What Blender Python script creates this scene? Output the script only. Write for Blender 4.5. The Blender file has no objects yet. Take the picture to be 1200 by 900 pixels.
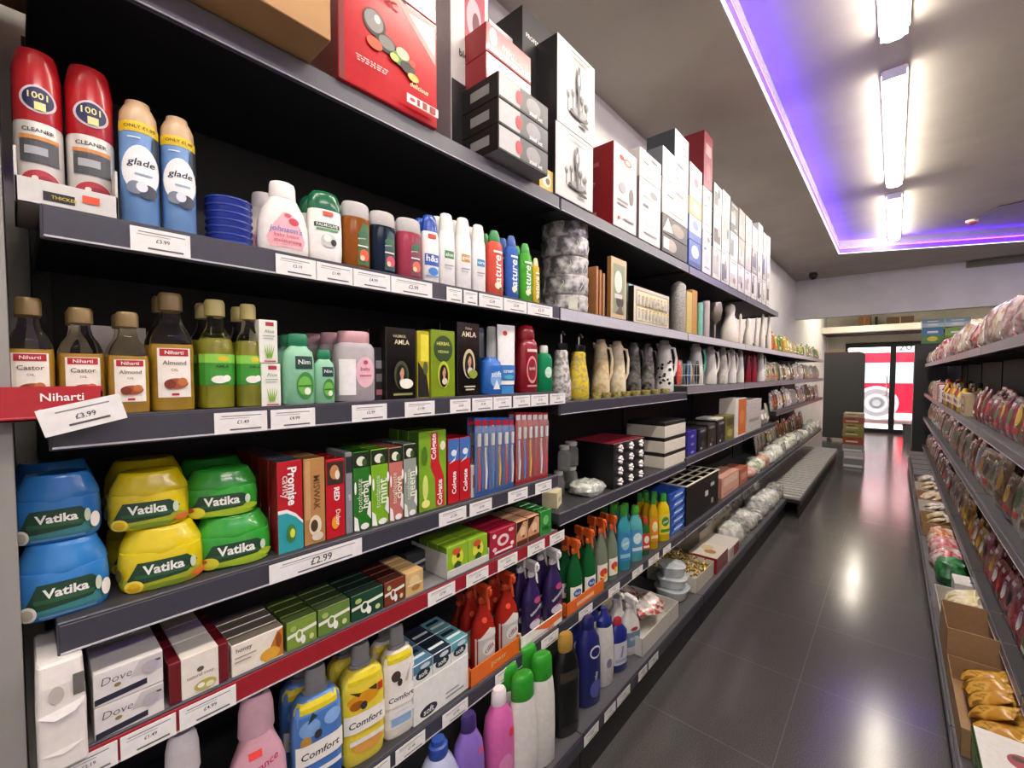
import bpy, math, random
from mathutils import Vector
random.seed(7)
H = 1.45                      # eye height
PI = math.pi
# ---------------------------------------------------------------- camera model
F = 510.0
PITCH = math.radians(2.2)
CY = 438 + F*math.tan(PITCH)
YAW = math.atan(448/(F/math.cos(PITCH)))
def ray(u, v):
    r = (u-600)/F; up = -(v-CY)/F
    fh = math.cos(PITCH)+up*math.sin(PITCH); z = -math.sin(PITCH)+up*math.cos(PITCH)
    return (r*math.cos(YAW)-fh*math.sin(YAW), r*math.sin(YAW)+fh*math.cos(YAW), z)
def at(u, v, X):
    d = ray(u, v); k = X/d[0]
    return d[1]*k, d[2]*k+H
cam = bpy.data.objects.new('camera', bpy.data.cameras.new('camera'))
bpy.context.scene.collection.objects.link(cam)
cam.location = (0, 0, H)
cam.rotation_euler = (PI/2-PITCH, 0, YAW)
cam.data.sensor_width = 36; cam.data.lens = F/1200*36
cam.data.shift_y = (CY-450)/1200
cam.data.clip_start = .01
bpy.context.scene.camera = cam
# ---------------------------------------------------------------- materials
_m = {}
def lin(h):
    h = h.lstrip('#')
    c = [int(h[i:i+2], 16)/255 for i in (0, 2, 4)]
    return tuple(x/12.92 if x <= .04045 else ((x+.055)/1.055)**2.4 for x in c)+(1,)
def mat(h, rough=.42, metal=0, trans=0, coat=0, alpha=1):
    k = (h, rough, metal, trans, coat, alpha)
    if k in _m: return _m[k]
    m = bpy.data.materials.new('surface_'+h.strip('#')); m.use_nodes = True
    nt = m.node_tree; b = nt.nodes['Principled BSDF']
    b.inputs['Roughness'].default_value = rough; b.inputs['Metallic'].default_value = metal
    b.inputs['Transmission Weight'].default_value = trans; b.inputs['Coat Weight'].default_value = coat
    b.inputs['Alpha'].default_value = alpha
    if trans: b.inputs['IOR'].default_value = 1.2
    c = lin(h)
    n = nt.nodes.new('ShaderNodeTexNoise'); n.inputs['Scale'].default_value = 60; n.inputs['Detail'].default_value = 3
    tc = nt.nodes.new('ShaderNodeTexCoord'); nt.links.new(tc.outputs['Object'], n.inputs['Vector'])
    r = nt.nodes.new('ShaderNodeValToRGB')
    r.color_ramp.elements[0].position = .3; r.color_ramp.elements[1].position = .7
    r.color_ramp.elements[0].color = tuple(x*.95 for x in c[:3])+(1,)
    r.color_ramp.elements[1].color = tuple(min(1, x*1.05) for x in c[:3])+(1,)
    nt.links.new(n.outputs['Fac'], r.inputs['Fac']); nt.links.new(r.outputs['Color'], b.inputs['Base Color'])
    _m[k] = m; return m
def mix(h1, h2, scale=60, rough=.45, metal=0, h3=None, kind='noise'):
    k = (h1, h2, scale, rough, metal, h3, kind)
    if k in _m: return _m[k]
    m = bpy.data.materials.new('mottled_'+h1.strip('#')); m.use_nodes = True
    nt = m.node_tree; b = nt.nodes['Principled BSDF']
    b.inputs['Roughness'].default_value = rough; b.inputs['Metallic'].default_value = metal
    tc = nt.nodes.new('ShaderNodeTexCoord')
    if kind == 'noise':
        n = nt.nodes.new('ShaderNodeTexNoise'); n.inputs['Detail'].default_value = 4; out = n.outputs['Fac']
    else:
        n = nt.nodes.new('ShaderNodeTexVoronoi'); out = n.outputs['Color']
    n.inputs['Scale'].default_value = scale
    nt.links.new(tc.outputs['Object'], n.inputs['Vector'])
    r = nt.nodes.new('ShaderNodeValToRGB'); e = r.color_ramp.elements
    e[0].position = .4 if kind == 'noise' else .25; e[1].position = .6 if kind == 'noise' else .75
    e[0].color = lin(h1); e[1].color = lin(h2)
    if h3:
        q = e.new(.5); q.color = lin(h3)
    nt.links.new(out, r.inputs['Fac']); nt.links.new(r.outputs['Color'], b.inputs['Base Color'])
    _m[k] = m; return m
def emit(h, s):
    k = ('emit', h, s)
    if k in _m: return _m[k]
    m = bpy.data.materials.new('lamp_glow'); m.use_nodes = True
    b = m.node_tree.nodes['Principled BSDF']
    b.inputs['Base Color'].default_value = (.08, .08, .08, 1)
    b.inputs['Emission Color'].default_value = lin(h); b.inputs['Emission Strength'].default_value = s
    _m[k] = m; return m
def MT(x): return mat(x) if isinstance(x, str) else x
# ---------------------------------------------------------------- geometry
class G:
    def __init__(s): s.v = []; s.f = []; s.fm = []; s.fs = []; s.ms = []
    def mi(s, m):
        m = MT(m)
        if m not in s.ms: s.ms.append(m)
        return s.ms.index(m)
    def face(s, idx, m, sm=False): s.f.append(idx); s.fm.append(m); s.fs.append(sm)
    def box(s, x0, x1, y0, y1, z0, z1, m, ch=.001, F=None, S=None, T=None, B=None):
        ch = min(ch, (x1-x0)*.3, (y1-y0)*.3, (z1-z0)*.3)
        base = len(s.v); d = s.mi(m)
        fm = s.mi(F) if F else d; sm = s.mi(S) if S else d; tm = s.mi(T) if T else d; bm = s.mi(B) if B else d
        for z, i in ((z0, ch), (z0+ch, 0), (z1-ch, 0), (z1, ch)):
            a, b, c, e = x0+i, x1-i, y0+i, y1-i
            k = ch if not i else ch*.5
            s.v += [(b, c+k, z), (b, e-k, z), (b-k, e, z), (a+k, e, z), (a, e-k, z), (a, c+k, z), (a+k, c, z), (b-k, c, z)]
        side = [fm, fm, sm, d, d, d, sm, fm]
        for j in range(3):
            for i in range(8):
                p = base+8*j; n = (i+1) % 8
                s.face((p+i, p+n, p+8+n, p+8+i), side[i])
        s.face(tuple(base+i for i in range(7, -1, -1)), bm); s.face(tuple(base+24+i for i in range(8)), tm)
        return s
    def rbox(s, c, ex, ey, ez, hx, hy, hz, m):      # oriented box
        base = len(s.v); d = s.mi(m); c = Vector(c)
        for sz in (-1, 1):
            for sx, sy in ((1, -1), (1, 1), (-1, 1), (-1, -1)):
                s.v.append(tuple(c+Vector(ex)*hx*sx+Vector(ey)*hy*sy+Vector(ez)*hz*sz))
        for q in ((3, 2, 1, 0), (4, 5, 6, 7), (0, 1, 5, 4), (1, 2, 6, 5), (2, 3, 7, 6), (3, 0, 4, 7)):
            s.face(tuple(base+i for i in q), d)
        return s
    def loft(s, secs, m, seg=22, sm=True, cap=True):
        d = s.mi(m); base = len(s.v)
        for sec in secs:
            z, w, dd = sec[:3]; n = sec[3] if len(sec) > 3 else 2; ox = sec[4] if len(sec) > 4 else 0; oy = sec[5] if len(sec) > 5 else 0
            for i in range(seg):
                t = 2*PI*(i+.5)/seg; c, q = math.cos(t), math.sin(t)
                s.v.append((ox+dd*math.copysign(abs(c)**(2/n), c), oy+w*math.copysign(abs(q)**(2/n), q), z))
        for j in range(len(secs)-1):
            for i in range(seg):
                p = base+seg*j; n = (i+1) % seg
                s.face((p+i, p+n, p+seg+n, p+seg+i), d, sm)
        if cap:
            s.face(tuple(base+i for i in range(seg-1, -1, -1)), d)
            s.face(tuple(base+seg*(len(secs)-1)+i for i in range(seg)), d)
        return s
    def tube(s, pts, r, m, seg=8):
        d = s.mi(m); base = len(s.v); n = len(pts); P = [Vector(p) for p in pts]
        rr = r if isinstance(r, (list, tuple)) else [r]*n
        for i in range(n):
            t = (P[min(i+1, n-1)]-P[max(i-1, 0)]).normalized()
            a = t.orthogonal().normalized() if i == 0 else (a-t*a.dot(t)).normalized()
            b = t.cross(a)
            for k in range(seg):
                q = 2*PI*k/seg
                s.v.append(tuple(P[i]+(a*math.cos(q)+b*math.sin(q))*rr[i]))
        for j in range(n-1):
            for i in range(seg):
                p = base+seg*j; k = (i+1) % seg
                s.face((p+i, p+k, p+seg+k, p+seg+i), d, True)
        s.face(tuple(base+i for i in range(seg-1, -1, -1)), d); s.face(tuple(base+seg*(n-1)+i for i in range(seg)), d)
        return s
    def polys(s, pl, fn, m):
        d = s.mi(m)
        for poly in pl:
            b = len(s.v); s.v += [fn(a, c) for a, c in poly]; s.face(tuple(range(b, b+len(poly))), d, False)
    def quad(s, pts, m):
        b = len(s.v); s.v += pts; s.face(tuple(range(b, b+len(pts))), s.mi(m)); return s
    def mesh(s, name):
        me = bpy.data.meshes.new(name); me.from_pydata(s.v, [], s.f)
        for m in s.ms: me.materials.append(m)
        me.polygons.foreach_set('material_index', s.fm); me.polygons.foreach_set('use_smooth', s.fs)
        me.update()
        if any(s.fs): me.set_sharp_from_angle(angle=math.radians(42))
        return me
_t = {}
def text2d(t, bold=.012):
    k = (t, bold)
    if k in _t: return _t[k]
    c = bpy.data.curves.new('lettering', 'FONT'); c.body = t; c.resolution_u = 2; c.offset = bold
    o = bpy.data.objects.new('lettering', c); me = bpy.data.meshes.new_from_object(o)
    vs = [v.co for v in me.vertices]
    x0, x1 = min(v.x for v in vs), max(v.x for v in vs); y0, y1 = min(v.y for v in vs), max(v.y for v in vs)
    w = x1-x0
    r = ([[((vs[i].x-(x0+x1)/2)/w, (vs[i].y-(y0+y1)/2)/w) for i in p.vertices] for p in me.polygons], (y1-y0)/w)
    bpy.data.objects.remove(o); bpy.data.curves.remove(c); bpy.data.meshes.remove(me)
    _t[k] = r; return r
def shape(sp, w, h):
    """polygons in metres; a is in half widths, b is in heights"""
    k = sp[0]
    if k == 'r':
        _, a0, b0, a1, b1 = sp; nx, nz = 8, 6
        return [[((a0+(a1-a0)*(i+p)/nx)*w, (b0+(b1-b0)*(j+q)/nz)*h) for p, q in ((0, 0), (1, 0), (1, 1), (0, 1))] for i in range(nx) for j in range(nz)]
    if k == 'e':
        _, a, b, ra, rb = sp; out = []; N = 14
        for i in range(N):
            t0, t1 = -PI/2+PI*i/N, -PI/2+PI*(i+1)/N
            for j in range(4):
                p = []
                for t, q in ((t0, j), (t1, j), (t1, j+1), (t0, j+1)):
                    p.append(((a+ra*math.sin(t))*w, (b+rb*math.cos(t)*(q/2-1))*h))
                out.append(p)
        return out
    if k == 'p':
        P = [(a*w, b*h) for a, b in sp[1]]; out = []
        def clip(poly, ax, lo, keep_less):
            r = []
            for i in range(len(poly)):
                p, q = poly[i], poly[(i+1) % len(poly)]
                ip = (p[ax] <= lo) if keep_less else (p[ax] >= lo); iq = (q[ax] <= lo) if keep_less else (q[ax] >= lo)
                if ip: r.append(p)
                if ip != iq:
                    t = (lo-p[ax])/(q[ax]-p[ax]); r.append((p[0]+(q[0]-p[0])*t, p[1]+(q[1]-p[1])*t))
            return r
        x0, x1 = min(p[0] for p in P), max(p[0] for p in P); y0, y1 = min(p[1] for p in P), max(p[1] for p in P)
        nx, ny = 8, 5
        for i in range(nx):
            c = clip(clip(P, 0, x0+(x1-x0)*i/nx, False), 0, x0+(x1-x0)*(i+1)/nx, True)
            if len(c) < 3: continue
            for j in range(ny):
                e = clip(clip(c, 1, y0+(y1-y0)*j/ny, False), 1, y0+(y1-y0)*(j+1)/ny, True)
                if len(e) > 2: out.append(e)
        return out
    if k == 't':
        _, s, a, b, wa = sp[:5]; o = sp[5] if len(sp) > 5 else {}
        pl, asp = text2d(s, o.get('bold', .012)); W = wa*w; vs = o.get('vs', 1); sh = o.get('sh', 0); rot = o.get('rot', 0)
        if abs(rot) == 90: W = min(wa*h, 1.0*w/(asp*vs))
        out = []
        for p in pl:
            q = []
            for x, y in p:
                x, y = x*W+sh*y*W, y*W*vs
                if rot == 90: x, y = -y, x
                elif rot == -90: x, y = y, -x
                elif rot: x, y = x*math.cos(math.radians(rot))-y*math.sin(math.radians(rot)), x*math.sin(math.radians(rot))+y*math.cos(math.radians(rot))
                q.append((x+a*w, y+b*h))
            out.append(q)
        return out
def secfn(secs):
    def fn(a, z, eps):
        if z <= secs[0][0]: i, t = 0, 0
        else:
            i = len(secs)-2; t = 1
            for j in range(len(secs)-1):
                if secs[j][0] <= z <= secs[j+1][0] and secs[j+1][0] > secs[j][0]:
                    i = j; t = (z-secs[j][0])/(secs[j+1][0]-secs[j][0]); break
        L = lambda k, df: (secs[i][k] if len(secs[i]) > k else df)*(1-t)+(secs[i+1][k] if len(secs[i+1]) > k else df)*t
        w, d, n, ox = L(1, 0), L(2, 0), L(3, 2), L(4, 0)
        q = max(-.985, min(.985, a/w)); a = q*w
        return (ox+d*(1-abs(q)**n)**(1/n)+eps, a*(1+eps/w), z)
    return fn
def decals(g, decs, w, h, fn, e0=.0006, de=.0004):
    for i, (m, sp) in enumerate(decs):
        e = e0+de*i
        g.polys(shape(sp, w, h), lambda a, b: fn(a, b, e), m)
# ---------------------------------------------------------------- objects
COL = bpy.context.scene.collection
def link(name, data, parent=None):
    o = bpy.data.objects.new(name, data); COL.objects.link(o)
    if parent: o.parent = parent
    return o
THINGS = []
def put(kit, name, label, cat, x, y, z, rot=0, group=None, parent=None, tilt=None):
    """kit: list of (part name, mesh, index of parent part or None, label or None)"""
    if len(kit) == 1: root = link(name, kit[0][1])
    else:
        root = link(name, None); made = []
        for pn, me, pi, lb in kit:
            o = link(pn, me, root if pi is None else made[pi])
            if lb: o['label'] = lb
            made.append(o)
    root.location = (x, y, z)
    root.rotation_euler = tilt if tilt else (0, 0, rot)
    root['label'] = label; root['category'] = cat
    if group: root['group'] = group
    THINGS.append(root); return root
def struct(name, g):
    o = link(name, g.mesh(name)); o['kind'] = 'structure'; return o
"""KITS"""
def kit_carton(w, d, h, base, decs=(), side=None, top=None, sdecs=(), tdecs=(), front=None, ch=.0012, body='carton'):
    g = G().box(-d, d, -w, w, 0, h, base, ch, F=front, S=side, T=top)
    k = [(body, g.mesh(body), None, None)]
    if decs or sdecs or tdecs:
        for nm, dd, A, B, fn, bc in (('printed_front', decs, w, h, lambda a, b, e: (d+e, a, b), front or base), ('printed_side', sdecs, d, h, lambda a, b, e: (a, -w-e, b), side or base), ('printed_top', tdecs, w, 2*d, lambda a, b, e: (d-b, a, h+e), top or base)):
            if dd:
                p = G(); decals(p, [(bc, ('r', -.985, .012, .985, .988))]+list(dd), A, B, fn); k.append((nm, p.mesh(nm), None, None))
    return k
def prof(p, w, d, h, n=2):
    return [(q[0]*h, q[1]*w, (q[2] if len(q) > 2 else q[1])*d, q[3] if len(q) > 3 else n, (q[4] if len(q) > 4 else 0)*d) for q in p]
def kit_bottle(w, d, h, body, mb, cap=None, mc=None, decs=(), n=2.3, extra=(), names=('bottle_body', 'cap', 'printed_label'), seg=24):
    secs = prof(body, w, d, h, n)
    k = [(names[0], G().loft(secs, mb, seg).mesh(names[0]), None, None)]
    if cap: k.append((names[1], G().loft(prof(cap, w, d, h, 2.0 if len(cap[0]) < 4 else cap[0][3]), mc, seg).mesh(names[1]), None, None))
    for nm, pf, mm, nn in extra:
        k.append((nm, G().loft(prof(pf, w, d, h, nn), mm, seg).mesh(nm), None, None))
    if decs:
        p = G(); decals(p, decs, w, h, secfn(secs)); k.append((names[2], p.mesh(names[2]), None, None))
    return k
def kit_pouch(w, d, h, m, decs=(), body='pouch', crimp='#c8c4bc'):
    secs = [(0, w*.97, d*.12, 3), (.04*h, w, d*.25, 3), (.15*h, w, d*.75, 2.4), (.4*h, w*.97, d, 2.2), (.7*h, w*.97, d*.85, 2.2), (.9*h, w, d*.35, 2.6), (.93*h, w, d*.1, 3), (h, w, d*.08, 3)]
    g = G().loft(secs, m, 20)
    k = [(body, g.mesh(body), None, None)]
    if decs:
        p = G(); decals(p, decs, w, h, secfn(secs)); k.append(('printed_label', p.mesh('printed_label'), None, None))
    return k
def fit_round(u1, u2, vt, vb, Xf, q):
    uc = (u1+u2)/2; d = .03
    for _ in range(4):
        X = Xf-d; y, zt = at(uc, vt, X); _, zb = at(uc, vb, X)
        phi = math.atan((uc-600)/F); fwd = -X*math.sin(YAW)+y*math.cos(YAW)
        app = .5*(u2-u1)*math.cos(phi)*fwd/F
        al = math.atan2(y, -X) if X < 0 else math.atan2(y, X)
        w = app/math.sqrt(math.cos(al)**2+(q*math.sin(al))**2); d = q*w
    return w, d, zt, y, X
def RB(rect, zs, Xf, q, fn, name, label, cat, group=None, rot=.35, behind=0, gap=.004, blabel=None, wmax=None):
    """round item fitted to its outline; zs is the shelf surface it stands on"""
    u1, u2, vt, vb = rect
    w, d, zt, y, X = fit_round(u1, u2, vt, vb, Xf, q)
    if wmax and w > wmax: w = wmax; d = q*w
    h = zt-zs; kit = fn(w, d, h)
    r = math.atan2(-y, -X)*rot if X < 0 else 0
    put(kit, name, label, cat, X, y, zs, r, group)
    for i in range(behind):
        put(kit, name, (blabel or label)+', behind the front one' if i == 0 else (blabel or label)+', second behind',
            cat, X-(2*d+gap)*(i+1), y, zs, r, group)
    return w, d, h, X, y
def CB(rect, zs, Xf, dep, name, label, cat, base, decs=(), group=None, behind=0, h=None, rot=0, body='carton', gap=.002, **kw):
    u1, u2, vt, vb = rect; vm = (vt+vb)/2
    y1, _ = at(u1, vm, Xf); y2, _ = at(u2, vm, Xf); uc = (u1+u2)/2
    if h is None: h = at(uc, vt, Xf)[1]-zs
    w = (y2-y1)/2-.0006
    kit = kit_carton(w, dep/2, h, base, decs, body=body, **kw)
    X = Xf-dep/2; y = (y1+y2)/2
    put(kit, name, label, cat, X, y, zs, rot, group)
    for i in range(behind):
        put(kit, name, label+(', behind the front one' if i == 0 else ', %s behind' % ('second', 'third', 'fourth', 'fifth', 'sixth')[i-1]), cat, X-(dep+gap)*(i+1), y, zs, rot, group)
    return w, h, X, y
# ================================================================ the room
XW, XR, YB, YF = -1.34, 3.4, -1.6, 14.0
ZC, ZT = H+1.62, H+1.80
def floor_mat():
    m = bpy.data.materials.new('dark_polished_tiles'); m.use_nodes = True; nt = m.node_tree; b = nt.nodes['Principled BSDF']
    tc = nt.nodes.new('ShaderNodeTexCoord'); mp = nt.nodes.new('ShaderNodeMapping')
    mp.inputs['Location'].default_value = (.30, -1.79, 0)
    nt.links.new(tc.outputs['Object'], mp.inputs['Vector'])
    br = nt.nodes.new('ShaderNodeTexBrick'); br.offset = 0; br.inputs['Scale'].default_value = 1
    br.inputs['Brick Width'].default_value = .61; br.inputs['Row Height'].default_value = .61
    br.inputs['Mortar Size'].default_value = .0025; br.inputs['Mortar Smooth'].default_value = .3
    n = nt.nodes.new('ShaderNodeTexNoise'); n.inputs['Scale'].default_value = 260; n.inputs['Detail'].default_value = 4
    n2 = nt.nodes.new('ShaderNodeTexNoise'); n2.inputs['Scale'].default_value = 5; n2.inputs['Detail'].default_value = 6
    for q in (n, n2): nt.links.new(tc.outputs['Object'], q.inputs['Vector'])
    nt.links.new(mp.outputs['Vector'], br.inputs['Vector'])
    r = nt.nodes.new('ShaderNodeValToRGB'); r.color_ramp.elements[0].position = .32; r.color_ramp.elements[1].position = .72
    r.color_ramp.elements[0].color = (.042, .041, .040, 1); r.color_ramp.elements[1].color = (.125, .122, .119, 1)
    nt.links.new(n.outputs['Fac'], r.inputs['Fac'])
    nt.links.new(r.outputs['Color'], br.inputs['Color1']); nt.links.new(r.outputs['Color'], br.inputs['Color2'])
    br.inputs['Mortar'].default_value = (.125, .123, .121, 1)
    nt.links.new(br.outputs['Color'], b.inputs['Base Color'])
    r2 = nt.nodes.new('ShaderNodeMapRange'); r2.inputs['From Min'].default_value = .35; r2.inputs['From Max'].default_value = .7
    r2.inputs['To Min'].default_value = .17; r2.inputs['To Max'].default_value = .19
    nt.links.new(n2.outputs['Fac'], r2.inputs['Value']); nt.links.new(r2.outputs['Result'], b.inputs['Roughness'])
    b.inputs['Specular IOR Level'].default_value = .6
    return m
wallm = mix('#d9d8d4', '#e1e0dc', 3, .8); ceilm = mix('#a09a93', '#a8a29b', 2, .75)
g = G().box(XW-.2, XR+.2, YB-.2, YF, -.1, 0, floor_mat(), 0.0001); struct('floor', g)
struct('wall_left', G().box(XW-.1, XW, YB, YF, 0, ZT, wallm))
struct('wall_right', G().box(XR, XR+.1, YB, YF, 0, ZT, wallm))
struct('wall_back', G().box(XW, XR, YB-.1, YB, 0, ZT, wallm))
struct('wall_return', G().box(XW, -.905, -.30, -.005, 0, ZC, mix('#8e8c88', '#979590', 4, .8)))
# ceiling: low border round a raised tray whose far edge is a little askew
LX, LY, SL = -.61, 7.41, .449
yr = LY+SL*(2.6-LX)
g = G(); YK = 9.1
def slab(poly, z0, z1, m):
    n = len(poly); b = len(g.v); d = g.mi(m)
    g.v += [(x, y, z0) for x, y in poly]+[(x, y, z1) for x, y in poly]
    g.face(tuple(range(b+n-1, b-1, -1)), d); g.face(tuple(range(b+n, b+2*n)), d)
    for i in range(n):
        j = (i+1) % n; g.face((b+i, b+j, b+n+j, b+n+i), d)
slab([(XW, YB), (LX, YB), (LX, LY), (XW, LY)], ZC, ZT+.06, ceilm)
slab([(2.6, YB), (XR, YB), (XR, yr), (2.6, yr)], ZC, ZT+.06, ceilm)
slab([(XW, LY), (LX, LY), (2.6, yr), (XR, yr), (XR, YK), (XW, YK)], ZC, ZT+.06, ceilm)
slab([(LX, YB), (2.6, YB), (2.6, yr), (LX, LY)], ZT, ZT+.06, ceilm)
struct('ceiling', g)
struct('wall_bulkhead', G().box(XW, XR, YK, YK+.15, H+.955, ZC+.2, mix('#c9c8c8', '#d1d0d0', 3, .75)))
struct('ceiling_front', G().box(XW, XR, YK+.15, YF, 2.95, 3.0, mix('#e6e0d0', '#ece6d8', 3, .8)))
# shop front: doors, header, fascia
cream = mix('#e6dfcd', '#efe9da', 3, .7)
struct('wall_front', G().box(XW, -.95, YF, YF+.15, 0, 2.95, cream).box(.95, XR, YF, YF+.15, 0, 2.95, cream).box(-.95, .95, YF, YF+.15, 2.22, 2.95, cream))
blk = mat('#17171a', .4)
def frame(name, x0, x1):
    t = .055; o = struct(name, G().box(x0, x0+t, YF-.03, YF+.03, 0, 2.16, blk).box(x1-t, x1, YF-.03, YF+.03, 0, 2.16, blk).box(x0+t, x1-t, YF-.03, YF+.03, 2.1, 2.16, blk).box(x0+t, x1-t, YF-.03, YF+.03, 0, .10, blk))
    p = link('pane', G().box(x0+t, x1-t, YF-.005, YF+.005, .10, 2.1, mat('#ffffff', .02, 0, 1.0)).mesh('pane'), o); p['label'] = 'clear glass pane'
    h = link('handle', G().tube([(x1-.1, YF-.06, .9), (x1-.1, YF-.06, 1.4)], .012, mat('#c9c9c9', .3, 1)).mesh('handle'), o)
frame('door_1', -.95, -.03); frame('door_2', -.03, .62)
struct('window_1', G().box(.62, .95, YF-.03, YF+.03, 0, 2.16, blk))
struct('trim_header', G().box(-.95, .95, YF-.05, YF+.05, 2.16, 2.22, blk))
# high fascia and ledge over the doors
struct('trim_beam', G().box(XW, XR, 12.9, 13.2, 2.42, 2.56, cream))
struct('trim_ledge', G().box(XW, XR, 13.2, YF, 2.40, 2.44, mat('#22201e', .6)))
struct('floor_pavement', G().box(-9, 9, YF, YF+14, -.2, -.02, mix('#c9c7c2', '#b5b3ae', 3, .85)))
# ---- lamps
def lamp(x, y0, y1, label, zc=None):
    root = link('ceiling_batten', None); root.location = (x, (y0+y1)/2, (zc or ZT)-.07); L = (y1-y0)/2
    zt = .07
    a = link('housing', G().box(-.062, .062, -L, L, zt-.022, zt, mat('#e6e6e6', .5)).mesh('housing'), root)
    link('diffuser', G().loft([(0, L, .038, 12), (.010, L, .052, 12), (zt-.022, L, .054, 12)], emit('#fff3e2', LAMP if zc is None else LAMP*.7), 32).mesh('diffuser'), root)
    root.data = None
    for s in (-1, 1): link('end_cap', G().box(-.055, .055, s*(L+.005)-.004, s*(L+.005)+.004, .012, zt, mat('#dcdcdc', .5)).mesh('end_cap'), root)
    root['label'] = label; root['category'] = 'ceiling light'; root['group'] = 'batten lights in the raised ceiling'
    THINGS.append(root)
LAMP = 46
lamp(-.045, 1.10, 3.06, 'white linear batten light nearest the camera, cut by top of the picture')
lamp(-.045, 3.47, 5.43, 'white linear batten light in the middle of the ceiling row')
lamp(-.045, 5.84, 7.60, 'white linear batten light nearest the far glowing violet edge')
lamp(-.045, -1.3, .60, 'white linear batten light behind the camera')
for y in (-.6, 1.9, 4.4): lamp(1.85, y, y+1.85, 'unseen batten light added over the next aisle for ambient light')  # unseen row, added to raise the ambient light in the aisle
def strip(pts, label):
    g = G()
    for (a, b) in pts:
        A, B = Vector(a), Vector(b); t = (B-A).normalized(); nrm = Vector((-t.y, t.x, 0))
        g.rbox(tuple((A+B)/2), t, nrm, Vector((0, 0, 1)), (B-A).length/2, .004, .030, emit('#6a24ff', 1.7))  # tall emissive band stands in for violet light falling on the tray face
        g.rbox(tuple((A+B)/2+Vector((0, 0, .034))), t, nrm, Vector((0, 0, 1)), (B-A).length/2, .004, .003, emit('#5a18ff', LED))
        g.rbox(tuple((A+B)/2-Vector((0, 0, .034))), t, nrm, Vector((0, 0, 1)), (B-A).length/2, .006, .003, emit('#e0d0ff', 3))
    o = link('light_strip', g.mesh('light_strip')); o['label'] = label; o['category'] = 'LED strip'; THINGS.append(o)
LED = 75
strip([((LX+.008, YB, ZC+.038), (LX+.008, LY+.005, ZC+.038))], 'violet LED strip with added glow band along the long left edge of the raised ceiling')
strip([((LX+.008, LY-.006, ZC+.038), (2.6, yr-.006, ZC+.038))], 'violet LED strip with added glow band along the far edge of the raised ceiling')
lamp(-.55, 10.2, 12.6, 'white batten light added to brighten the front end of the shop', 2.95); pass; lamp(.9, 10.2, 12.6, 'white batten light added to brighten the area by the shop doors', 2.95)  # both added to brighten the dim zone beyond the bulkhead
strip([((2.592, YB, ZC+.038), (2.592, yr-.02, ZC+.038))], 'violet LED strip with added glow band along the right edge of the raised ceiling')
# the ceiling's small fittings
g = [('base', G().loft([(-.025, .05, .05), (-.02, .055, .055), (0, .055, .055)], mat('#f0eee8')).mesh('base'), None, None),
     ('sensor', G().loft([(-.05, .02, .02), (-.045, .035, .035), (-.025, .04, .04)], mat('#b8301f', .4)).mesh('sensor'), None, 'red sensor head')]
put(g, 'smoke_detector', 'small white and red smoke detector on the raised ceiling', 'smoke detector', .64, 7.45, ZT)
put([('sensor_cable', G().tube([(.66, 7.4, ZT-.008), (.72, 7.2, ZT-.012), (.80, 7.0, ZT-.008), (.95, 6.95, ZT-.010), (1.05, 6.9, ZT-.008)], .006, mat('#3a3a36')).mesh('sensor_cable'), None, None)],
    'sensor_cable', 'thin dark cable looping across the ceiling beside the smoke detector', 'cable', 0, 0, 0)
put([('mount', G().loft([(-.02, .05, .05), (0, .055, .055)], mat('#2a2a2c')).mesh('mount'), None, None),
     ('dome', G().loft([(-.11, .012, .012), (-.10, .035, .035), (-.08, .052, .052), (-.05, .06, .06), (-.02, .06, .06)], mat('#0c0c0e', .15)).mesh('dome'), None, None)],
    'security_camera', 'black dome security camera under the ceiling by the far bulkhead', 'camera', -1.02, 8.5, ZC)
put([('air_grille', G().box(-.28, .28, -.02, .02, 0, .09, mat('#6f7360', .6)).box(-.26, .26, -.028, -.02, .02, .03, '#50533f').box(-.26, .26, -.028, -.02, .045, .055, '#50533f').box(-.26, .26, -.028, -.02, .07, .08, '#50533f').mesh('air_grille'), None, None)],
    'air_grille', 'olive grey slotted air grille high on the far bulkhead', 'vent', 1.02, YK-.025, ZC-.10)
# ================================================================ left shelving
EDGE = [.025, 1.28, 2.56, 3.84, 5.12, 6.40, 7.68, 8.96]
XF, XB, XBASE = -.90, -1.30, -.79
XDECK = -.67
def zl(r): return r+H
TOPZ, S2, S6, BASE = zl(.62), zl(.235), zl(-.92), zl(-1.27)
S3 = [zl(-.065), zl(-.105)]+[zl(-.075)]*5
S4 = [zl(-.365), zl(-.51), zl(-.495), zl(-.495)]+[zl(-.39)]*3
S5 = zl(-.565)
dark = mat('#232327', .5); panel = mat('#29292c', .6); lipm = mat('#3d3d48', .38); lip_l = mat('#bdbdc6', .35); redm = mat('#9a1f2c', .4); greym = mat('#8d8d8f', .45)
def shelf(root, y0, y1, z, xf, rail, top=dark, lip=.046, xb=XB, sgn=1):
    g = G(); X0, X1 = sorted((xb, xf-.006*sgn))
    g.box(X0, X1, y0+.004, y1-.004, z-.028, z, top, .001)
    a, b = sorted((xf-.006*sgn, xf)); g.box(a, b, y0+.003, y1-.003, z-lip, z+.003, lipm, .0015)
    for yy in (y0+.003, y1-.006): g.box(X0+.02, X1, yy, yy+.003, z-lip+.006, z-.028, dark, .0005)
    o = link('shelf', g.mesh('shelf'), root)
    a, b = sorted((xf, xf+.0025*sgn)); c, e = sorted((xf+.0025*sgn, xf+.004*sgn))
    r = link('price_rail', G().box(a, b, y0+.006, y1-.006, z-lip+.003, z-.001, rail, .0005).box(c, e, y0+.006, y1-.006, z-lip+.003, z-lip+.006, lip_l, .0003).mesh('price_rail'), o)
    return o
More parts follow.
